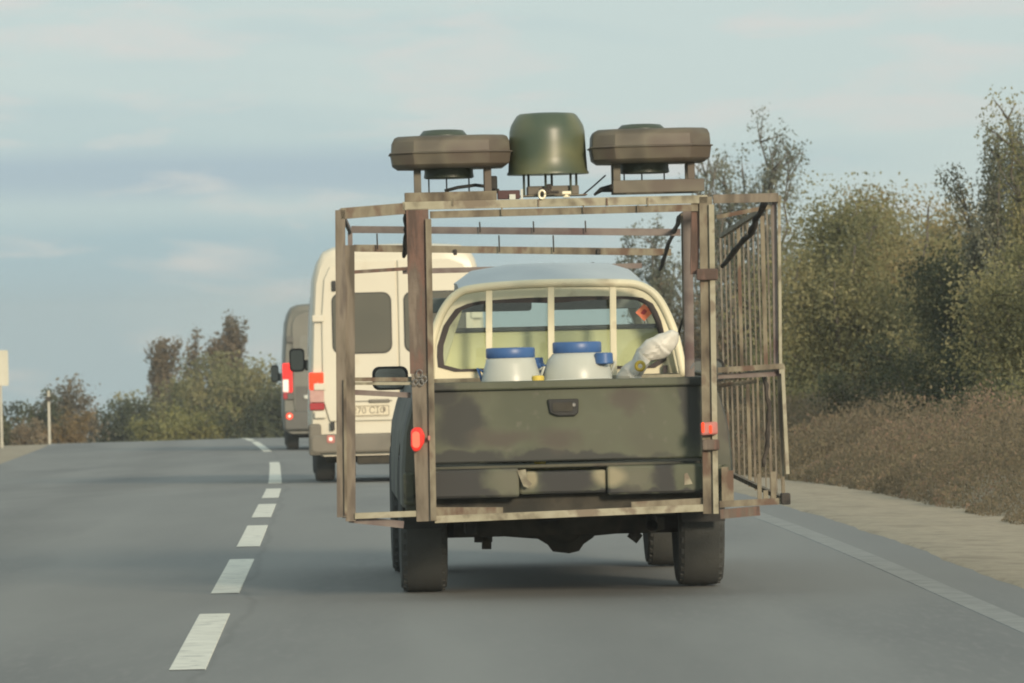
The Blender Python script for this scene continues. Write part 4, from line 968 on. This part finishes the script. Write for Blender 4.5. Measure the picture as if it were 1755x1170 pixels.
def van_mirror(c, w_, h_, parent, sg):
    mb = MB(); P = rrect(c.x - w_ / 2, c.x + w_ / 2, c.z - h_ / 2, c.z + h_ / 2, .05)
    mb.rings([[Vector((c.x + (x - c.x) * k, y, c.z + (z - c.z) * k)) for x, z in P] for y, k in ((c.y, 1), (c.y + .08, 1), (c.y + .14, .8))])
    mb.span((c.x - sg * w_ * .5, c.y + .02, c.z - h_ * .45), (c.x - sg * (w_ * .5 + .13), c.y + .09, c.z))
    o = mb.build('door_mirror', M['black'], parent, autos=40)
    g = MB(); g.slab([(c.x + (x - c.x) * .80, c.z + (z - c.z) * .84) for x, z in P], c.y - .004, c.y - .0005); g.build('mirror_glass', M['grey_panel'], o)
    g = MB(); g.slab(rrect(*sorted((c.x - sg * (w_ * .5 + .02), c.x - sg * (w_ * .5 + .11))), c.z - h_ * .40, c.z - h_ * .05, .02), c.y + .0145, c.y + .0195); g.build('lower_glass', M['grey_panel'], o)
c = VL(509, 617, 4.75); van_mirror(c, .185, .285, van, -1); van_mirror(Vector((-c.x, c.y, c.z)), .185, .285, van, 1)
# grey van
GD = 123.0; gp = at(583, 770, GD); GYAW = math.radians(2.4); GZ = zroad(GD) + .018
gv = empty('grey_van', (gp.x, GD, GZ), (0, 0, GYAW), label='grey-green van partly hidden beyond the cream-white van', cat='van')
make_van(gv, 2.70, 1.01, M['van_grey'], M['van_dark'], 1)
def GL(px, py, ly=0):
    a, b = ray(px, py); c, s = math.cos(GYAW), math.sin(GYAW)
    lx = (a * (GD + ly * c) - gp.x + ly * s) / (c - a * s); wy = GD + lx * s + ly * c
    return Vector((lx, ly, CAMZ - b * wy - GZ))
for sg in (-1, 1):
    P = [(.012, .62), (.012, 2.55), (.60, 2.55), (.77, 2.48), (.84, 2.32), (.84, 1.3), (.84, .9), (.80, .62)]
    mb = MB(); mb.slab([(x * sg, z) for x, z in P], -.035, .02); dr = mb.build('rear_door', M['van_grey'], gv, bevel=.012)
    xs = sorted((sg * .12, sg * .70)); mb = MB(); mb.slab(rrect(*xs, 1.45, 2.12, .07), -.042, -.0355); mb.build('rear_window', M['grey_panel'], dr)
    mb = MB(); mb.span((sg * .012, -.040, .66), (sg * .80, -.0355, 1.18)); mb.build('lower_panel', M['van_dark'], dr)
    for zz in (2.05, 1.0):
        mb = MB(); mb.span((sg * .82, -.06, zz - .06), (sg * .95, -.036, zz + .06)); mb.build('hinge', M['van_dark'], dr, bevel=.01)
    x0, x1 = GL(484.5, 650).x, GL(501, 650).x
    if sg > 0: x0, x1 = -x1, -x0
    zs = [GL(492, y).z for y in (622, 650, 672, 684)]
    tl = empty('tail_light', (0, 0, 0)); tl.parent = gv
    for a_, b_, mt_ in ((zs[0], zs[1], 'red_lit'), (zs[1], zs[2], 'white_hot'), (zs[2], zs[3], 'red_dull')):
        mb = MB(); mb.slab(rrect(x0, x1, b_ + .003, a_ - .003, .02), -.045, .10); mb.build('lens', M[mt_], tl, bevel=.012)
    mb = MB(); mb.slab(rrect(*sorted((x0 * .80 + x1 * .20 + (0.07 if sg < 0 else 0), x1)), zs[2], zs[0] - .05, .02), -.052, -.046); mb.build('lens_stripe', M['red_lit'], tl)
    c = GL(496, 713); x = c.x if sg < 0 else -c.x
    mb = MB(); mb.lathe((x, -.12, c.z), [(.03, -.004), (.06, 0), (.065, .01)], 16, 'Y'); fl = mb.build('fog_lamp', M['orange_lit'], gv)
    mb = MB(); mb.lathe((x, -.128, c.z), [(.004, -.003), (.025, 0), (.028, .004)], 12, 'Y'); mb.build('bulb', M['white_hot'], fl)
mb = MB(); mb.slab(rrect(-1.02, 1.02, GL(500, 737).z, .72, .06), -.11, .02); mb.build('rear_bumper', M['van_dark'], gv, bevel=.03)
c = GL(526, 680); mb = MB(); mb.box((c.x, -.06, c.z), (.11, .03, .07)); mb.build('door_handle', M['barrel'], gv, bevel=.01)
c = GL(471, 640, 4.75); van_mirror(c, .15, .33, gv, -1); van_mirror(Vector((-c.x, c.y, c.z)), .15, .33, gv, 1)

# ------------------------------------------------------------------ roadside sign and marker post
sgp = at(3, 763, 150); zg = ground(sgp.x, 150)
sign = empty('road_sign', (sgp.x, 150, zg), (0, 0, .05), label='pale weathered road sign on a thin post beside the road', cat='road sign')
zt_, zb_ = at(5, 600, 150).z - zg, at(5, 661, 150).z - zg
mb = MB(); mb.tube([(0, .05, -.3), (0, .05, zt_ - .05)], .035, 10); mb.build('post', M['post'], sign)
mb = MB(); mb.slab(rrect(-.85, .19, zb_, zt_, .04), -.012, .012); pn = mb.build('sign_panel', M['sign'], sign)
mb = MB(); mb.span((-.75, .013, zt_ - .2), (.12, .04, zt_ - .15)); mb.span((-.75, .013, zb_ + .15), (.12, .04, zb_ + .2)); mb.build('bracket', M['post'], pn)
mp_ = at(85, 750, 158); zg = ground(mp_.x, 158); zt_ = at(85, 668, 158).z - zg
mk = empty('marker_post', (mp_.x, 158, zg), label='thin pale marker post in front of the reddish tree', cat='marker post')
mb = MB(); mb.slab([(-.03, -.2), (.03, -.2), (.03, zt_ - .05), (.015, zt_), (-.03, zt_ - .02)], -.03, .03); mb.build('post', M['post'], mk, bevel=.008)
mb = MB(); mb.slab(rrect(-.035, .035, zt_ - .28, zt_ - .16, .01), -.034, -.0305); mb.build('reflector_band', M['dark_wrap'], mk)

# ------------------------------------------------------------------ trees
def leaf_mesh(name, C, size, mat, parent, seed, upright=0.0):
    rg = np.random.default_rng(seed); n = len(C)
    a = rg.normal(size=(n, 3)); a[:, 2] += upright; a /= np.linalg.norm(a, axis=1)[:, None]
    b = rg.normal(size=(n, 3)); b -= a * (a * b).sum(1)[:, None]; b /= np.linalg.norm(b, axis=1)[:, None]
    s = size * rg.uniform(.6, 1.4, n)[:, None]
    V = np.stack([C - a * s, C + b * s * .55, C + a * s, C - b * s * .55], 1).reshape(-1, 3)
    me = bpy.data.meshes.new(name); me.vertices.add(4 * n); me.vertices.foreach_set('co', V.ravel().astype(np.float32))
    me.loops.add(4 * n); me.loops.foreach_set('vertex_index', np.arange(4 * n, dtype=np.int32))
    me.polygons.add(n); me.polygons.foreach_set('loop_start', np.arange(0, 4 * n, 4, dtype=np.int32)); me.polygons.foreach_set('loop_total', np.full(n, 4, dtype=np.int32))
    me.update(); me.validate(); me.materials.append(mat)
    o = bpy.data.objects.new(name, me); COL.objects.link(o); o.parent = parent
    return o
def tree(px, ytop, wpx, d, mat, label, kind='bushy', name='tree', seed=1, dens=1.0, ybase=None, cat='tree', group=None, fr=0.0):
    r = random.Random(seed); rg = np.random.default_rng(seed)
    p = at(px, ytop, d); zg = ground(p.x, d) - .05
    H = p.z - zg; W = wpx * d / 11400.
    root = empty(name, (p.x, d, zg), (0, 0, r.uniform(-.3, .3)), label=label, cat=cat, group=group)
    ls = .00027 * d * (1.1 if kind != 'sparse' else 1.0)
    C = []; tb = MB()
    def limb(p0, p1, r0, r1, k=5):
        P, R2 = [], []
        for i in range(k + 1):
            t = i / k; q = p0.lerp(p1, t); q = q + Vector((r.uniform(-1, 1), r.uniform(-1, 1), r.uniform(-.3, .3))) * (p1 - p0).length * .035 * (0 < i < k)
            P.append(q); R2.append(r0 + (r1 - r0) * t)
        tb.tube(P, R2, 6); return P
    if kind in ('bushy', 'bush'):
        tz = H * (.12 if kind == 'bush' else .22)
        limb(Vector((0, 0, -.1)), Vector((0, 0, tz + .1)), .035 * H * .6, .028 * H * .6)
        nl = 11 if kind == 'bushy' else 8
        cl = []
        for i in range(nl):
            a = 2 * PI * (i + r.random() * .7) / nl; e = r.uniform(.15, 1.0)
            end = Vector((math.cos(a) * W / 2 * (1.05 - .55 * e ** 2) * r.uniform(.75, 1), math.sin(a) * W / 2 * (1.05 - .55 * e ** 2) * .9, tz + (H * .93 - tz) * (e if kind == 'bushy' else r.uniform(.1, 1))))
            P = limb(Vector((0, 0, tz * r.uniform(.7, 1.1))), end, .012 * H, .004 * H)
            for q in P[1:]: cl.append(q)
            for j in range(5):
                q0 = P[r.randint(2, 5)]; dr_ = Vector((r.gauss(0, 1), r.gauss(0, 1), r.gauss(.35, .7))).normalized() * W * r.uniform(.10, .24)
                q1 = q0 + dr_; limb(q0, q1, .005 * H, .002 * H, 3); cl.append(q1); cl.append(q0.lerp(q1, .5))
        # low skirt clumps
        for i in range(int(16 if kind == 'bush' else 9)):
            a = r.uniform(0, 2 * PI); cl.append(Vector((math.cos(a) * W * .40 * r.uniform(.4, 1), math.sin(a) * W * .35, H * r.uniform(.08, .35))))
        cl = [q for q in cl if q.z < H]
        n = int(dens * 3.0 * W * H / (1.1 * ls * ls))
        n = min(n, 75000); cls = np.array([tuple(q) for q in cl]); wt = rg.uniform(.3, 1.5, len(cls)); wt /= wt.sum()
        idx = rg.choice(len(cls), n, p=wt); rad = (rg.uniform(.05, .13, len(cls)) * (W + H) / 2)[idx][:, None]
        C = cls[idx] + np.clip(rg.normal(size=(n, 3)), -1.9, 1.9) * rad * np.array([1, 1, .8])
        C = C[(C[:, 2] > .03) & (C[:, 2] < H * 1.02)]
    elif kind == 'poplar' or kind == 'sparse':
        limb(Vector((0, 0, -.1)), Vector((0, 0, H * .3)), .022 * H, .018 * H)
        ld = 5 if kind == 'poplar' else 9; cl = []
        for i in range(ld):
            a = 2 * PI * (i + r.random()) / ld; sp_ = (W / 2) * (r.uniform(.1, .8) if kind == 'poplar' else r.uniform(.15, 1.0)) * (.3 if i == 0 else 1)
            top_ = Vector((math.cos(a) * sp_, math.sin(a) * sp_, H * (1.0 if i == 0 else r.uniform(.62, .97))))
            mid = Vector((top_.x * .55, top_.y * .55, H * r.uniform(.35, .5)))
            P = limb(Vector((0, 0, H * .2)), mid, .012 * H, .008 * H, 4) + limb(mid, top_, .008 * H, .0015 * H, 7)
            for q in P[2:]: cl.append((q, .5 if q.z > H * .8 else 1.0))
            for j in range(14):
                q0 = P[r.randint(3, len(P) - 1)]; q1 = q0 + Vector((r.gauss(0, .5) + math.cos(a) * .3, r.gauss(0, .5), r.uniform(.5, 1.5))).normalized() * H * r.uniform(.04, .12)
                if q1.z > H: continue
                limb(q0, q1, .0035 * H, .001 * H, 2); cl.append((q1, .6)); cl.append((q0.lerp(q1, .6), .8))
        n = int(dens * 1.9 * W * H / (1.1 * ls * ls)); n = min(n, 40000)
        cls = np.array([tuple(q) for q, _ in cl]); wt = np.array([x for _, x in cl]); pz = wt / wt.sum()
        idx = rg.choice(len(cls), n, p=pz); rad = (wt * (.032 if kind == 'sparse' else .045) * H)[idx][:, None]
        C = cls[idx] + np.clip(rg.normal(size=(n, 3)), -1.8, 1.8) * rad * np.array([.75, .75, 1.3])
    tb.build('trunk', M['bark'], root, smooth=True)
    leaf_mesh('crown', C, ls, M[mat], root, seed + 7, upright=.9 if kind in ('sparse', 'poplar') else 0)
    return root
RG, LG = 'trees along the verge behind the weeds', 'trees beyond the crest of the road'
# verge side, from the truck outwards
tree(1283, 198, 190, 112, 'tree_silver', 'bare-looking upright tree rising above the cage roof beside the brown antenna housing', 'sparse', seed=21, dens=.55, group=RG)
tree(1212, 235, 60, 118, 'tree_silver', 'slim sparse tree half hidden behind the dark base box', 'sparse', seed=61, dens=.4, group=RG)
tree(1120, 372, 150, 125, 'tree_silver', 'sparse grey tree seen through the cage above the cab corner', 'sparse', seed=22, dens=.7, group=RG)
tree(1195, 400, 170, 128, 'tree_silver', 'thin grey-green tree seen between the two tan cage posts', 'bushy', seed=23, dens=.40, group=RG)
tree(1262, 375, 210, 120, 'tree_brown', 'brownish-olive tree behind the slatted cage side', 'bushy', seed=24, dens=.9, group=RG)
tree(1340, 400, 180, 106, 'tree_green', 'olive low tree just past the outer cage post', 'bushy', seed=25, dens=.6, group=RG)
tree(1440, 302, 250, 98, 'tree_green', 'broad olive tree with a spiky top, first full crown past the cage', 'bushy', seed=26, dens=1.5, group=RG)
tree(1545, 322, 260, 104, 'tree_gold', 'golden-olive tree with turning leaves between two greener crowns', 'bushy', seed=27, dens=1.5, group=RG)
tree(1600, 348, 240, 108, 'tree_gold', 'rounded yellow-olive tree between the golden-olive tree and the tall silvery one', 'bushy', seed=33, dens=1.5, group=RG)
tree(1655, 372, 220, 96, 'tree_green', 'green tree under the tall silvery tree', 'bushy', seed=28, dens=1.5, group=RG)
tree(1722, 215, 190, 84, 'tree_silver', 'tall silvery-green tree at the picture edge with open upright limbs', 'sparse', seed=29, dens=1.5, group=RG)
tree(1775, 165, 110, 80, 'tree_green', 'tallest dark tree, cut off by the picture edge', 'sparse', seed=30, dens=1.2, group=RG)
tree(1700, 370, 240, 86, 'tree_dark', 'dark green leafy tree under the silvery crown at the picture edge', 'bushy', seed=31, dens=1.5, group=RG)
tree(1775, 380, 230, 78, 'tree_green', 'dense green crown cut by the picture edge', 'bushy', seed=32, dens=1.5, group=RG)
BG = 'bushes at the foot of the verge trees'
for i, (px, yt, wp, d, lb) in enumerate([
        (1400, 352, 230, 124, 'olive tree filling the gap behind the first full crown past the cage'),
        (1500, 356, 230, 120, 'dense olive tree behind the golden-olive crown'),
        (1600, 376, 230, 122, 'dense tree behind the rounded yellow-olive crown'),
        (1690, 372, 220, 118, 'dense tree seen through the open limbs of the tall silvery tree')]):
    tree(px, yt, wp, d, 'tree_green', lb, 'bushy', seed=140 + i, dens=1.3, group=RG)
for i, (px, yt, wp, d, lb) in enumerate([
        (1395, 745, 120, 84, 'small brown bush nearest the outer cage post'),
        (1475, 738, 130, 78, 'low brown bush in front of the dark bush under the broad olive tree'),
        (1560, 722, 140, 74, 'reddish-brown bush in the middle of the weeds'),
        (1650, 700, 150, 70, 'larger reddish-brown bush in front of the widest dark green bush'),
        (1735, 688, 150, 66, 'reddish-brown bush rising from the weeds at the picture edge')]):
    tree(px, yt, wp, d, 'weed', lb, 'bush', 'bush', seed=160 + i, dens=.9, cat='bush', group='withered brown bushes among the weeds')
for i, (px, yt, wp, d, mt_, lb) in enumerate([
        (1380, 590, 150, 88, 'tree_green', 'olive bush beside the outer cage post'),
        (1480, 600, 180, 84, 'tree_dark', 'dark bush under the broad olive tree'),
        (1600, 560, 220, 80, 'tree_dark', 'widest dark green bush, under the golden tree'),
        (1700, 600, 180, 74, 'tree_dark', 'dark bush above the reddish weeds near the picture edge'),
        (1790, 580, 160, 70, 'tree_green', 'green bush cut by the picture edge'),
        (1290, 640, 160, 100, 'tree_brown', 'brownish bush seen through the lower cage slats')]):
    tree(px, yt, wp, d, mt_, lb, 'bush', 'bush', seed=40 + i, cat='bush', group=BG)
# far side, beyond the crest
for i, (px, yt, wp, d, mt_, kd, lb, dn) in enumerate([
        (10, 690, 130, 190, 'tree_dark', 'bush', 'dark low tree behind the road sign', 1),
        (52, 706, 90, 185, 'tree_brown', 'bush', 'brown scrubby tree between the sign and the marker post', 1),
        (112, 640, 95, 210, 'tree_redgreen', 'bushy', 'reddish-brown rounded tree above the orange bush', 1),
        (75, 668, 60, 205, 'tree_dark', 'bushy', 'small dark tree just behind the marker post', 1),
        (195, 686, 130, 215, 'tree_dark', 'bush', 'low dark green tree beside the orange bush', 1),
        (235, 672, 120, 220, 'tree_green', 'bushy', 'small olive tree left of the two-pronged poplar', 1),
        (282, 588, 52, 230, 'tree_redgreen', 'poplar', 'reddish poplar with a split, two-pronged top', 2.2),
        (333, 567, 40, 235, 'tree_redgreen', 'poplar', 'thin see-through poplar between two fuller poplars', 1.0),
        (386, 545, 54, 235, 'tree_redgreen', 'poplar', 'tallest reddish poplar rising over the green mass', 2.4),
        (310, 640, 150, 222, 'tree_green', 'bushy', 'olive tree at the foot of the poplars', 1),
        (392, 606, 190, 220, 'tree_green', 'bushy', 'broad olive-brown tree under the tallest poplar', 1.4),
        (440, 618, 110, 225, 'tree_green', 'bushy', 'olive tree behind the grey van mirror', 1),
        (482, 640, 90, 218, 'tree_dark', 'bushy', 'dark tree partly covered by the grey van', 1),
        (430, 690, 120, 200, 'tree_dark', 'bush', 'dark bush at the road crest near the grey van', 1),
        (345, 685, 110, 200, 'bush_yellow', 'bush', 'yellow-green bush in front of the thin poplar', 1),
        (265, 705, 100, 198, 'bush_yellow', 'bush', 'yellow-green bush in front of the two-pronged poplar', 1),
        (115, 698, 75, 185, 'bush_orange', 'bush', 'orange autumn bush at the bend beside the marker post', 1.1)]):
    tree(px, yt, wp, d, mt_, lb, kd, 'bush' if kd == 'bush' else ('poplar_tree' if kd == 'poplar' else 'tree'), seed=80 + i, dens=dn * 1.35, cat='bush' if kd == 'bush' else 'tree', group='scrub beyond the crest of the road' if kd == 'bush' else LG)

# ------------------------------------------------------------------ weeds
def scrub(name, d0, d1, o0, o1, n, hmax, mat, seed, sg=1):
    """dry twigs, seed heads and withered leaves filling low mounds"""
    rg = np.random.default_rng(seed); d = d0 + (d1 - d0) * rg.random(n); of = o0 + (o1 - o0) * rg.random(n) ** 1.3
    k = np.sin(d * .55 + of * 1.1 + seed) * .5 + np.sin(d * 1.5 - of * 1.7) * .3 + np.sin(d * .21 + of * .4) * .4 + np.sin(d * 3.7 + of * 2.9) * .15
    hm = hmax * (.60 + .34 * k) * np.clip((of - o0) * .6 + .16 + .12 * np.sin(d * 2.3), .08, 1)
    hh = hm * rg.random(n) ** .55 * (1 + .25 * (rg.random(n) < .04))
    xr = np.interp(d, DR, [xroad(q) for q in DR]); zr = np.interp(d, DR, [zroad(q) for q in DR]); bx = np.array([bank(sg * q) for q in of])
    C = np.stack([xr + sg * of, d, zr + bx + hh], 1)
    ls = .00026 * np.clip(d, 40, 200)
    a = rg.normal(size=(n, 3)); a[:, 2] += 1.1; a /= np.linalg.norm(a, axis=1)[:, None]
    b = rg.normal(size=(n, 3)); b -= a * (a * b).sum(1)[:, None]; b /= np.linalg.norm(b, axis=1)[:, None]
    sz = (ls * rg.uniform(.6, 1.6, n))[:, None]; tw = rg.uniform(.18, .6, n)[:, None]
    V = np.stack([C - a * sz, C + b * sz * tw, C + a * sz, C - b * sz * tw], 1).reshape(-1, 3)
    me = bpy.data.meshes.new(name); me.vertices.add(4 * n); me.vertices.foreach_set('co', V.ravel().astype(np.float32))
    me.loops.add(4 * n); me.loops.foreach_set('vertex_index', np.arange(4 * n, dtype=np.int32))
    me.polygons.add(n); me.polygons.foreach_set('loop_start', np.arange(0, 4 * n, 4, dtype=np.int32)); me.polygons.foreach_set('loop_total', np.full(n, 4, dtype=np.int32))
    me.update(); me.materials.append(M[mat]); o = bpy.data.objects.new(name, me); COL.objects.link(o)
    return o
tag(scrub('dry_weeds', 36, 125, 5.35, 10.5, 520000, 1.0, 'weed', 3, 1), 'greyish-brown dry weeds along the gravel shoulder', 'weeds', kind='stuff')
tag(scrub('dry_weeds', 70, 180, 6.0, 13, 160000, .9, 'weed_olive', 4, -1), 'olive-brown dry weeds behind the gravel across the road', 'weeds', kind='stuff')

# ------------------------------------------------------------------ air
hz_ = MB(); hz_.span((-1800, -300, -60), (1800, 1750, 10.5))
hm = bpy.data.materials.new('haze'); hm.use_nodes = True; t = hm.node_tree; t.nodes.clear()
pv = t.nodes.new('ShaderNodeVolumePrincipled'); pv.inputs['Color'].default_value = (.93, .97, .98, 1); pv.inputs['Density'].default_value = .0005; pv.inputs['Anisotropy'].default_value = .2
t.links.new(pv.outputs[0], t.nodes.new('ShaderNodeOutputMaterial').inputs['Volume'])
hz = hz_.build('haze', hm); tag(hz, 'pale even haze', 'haze', kind='stuff')
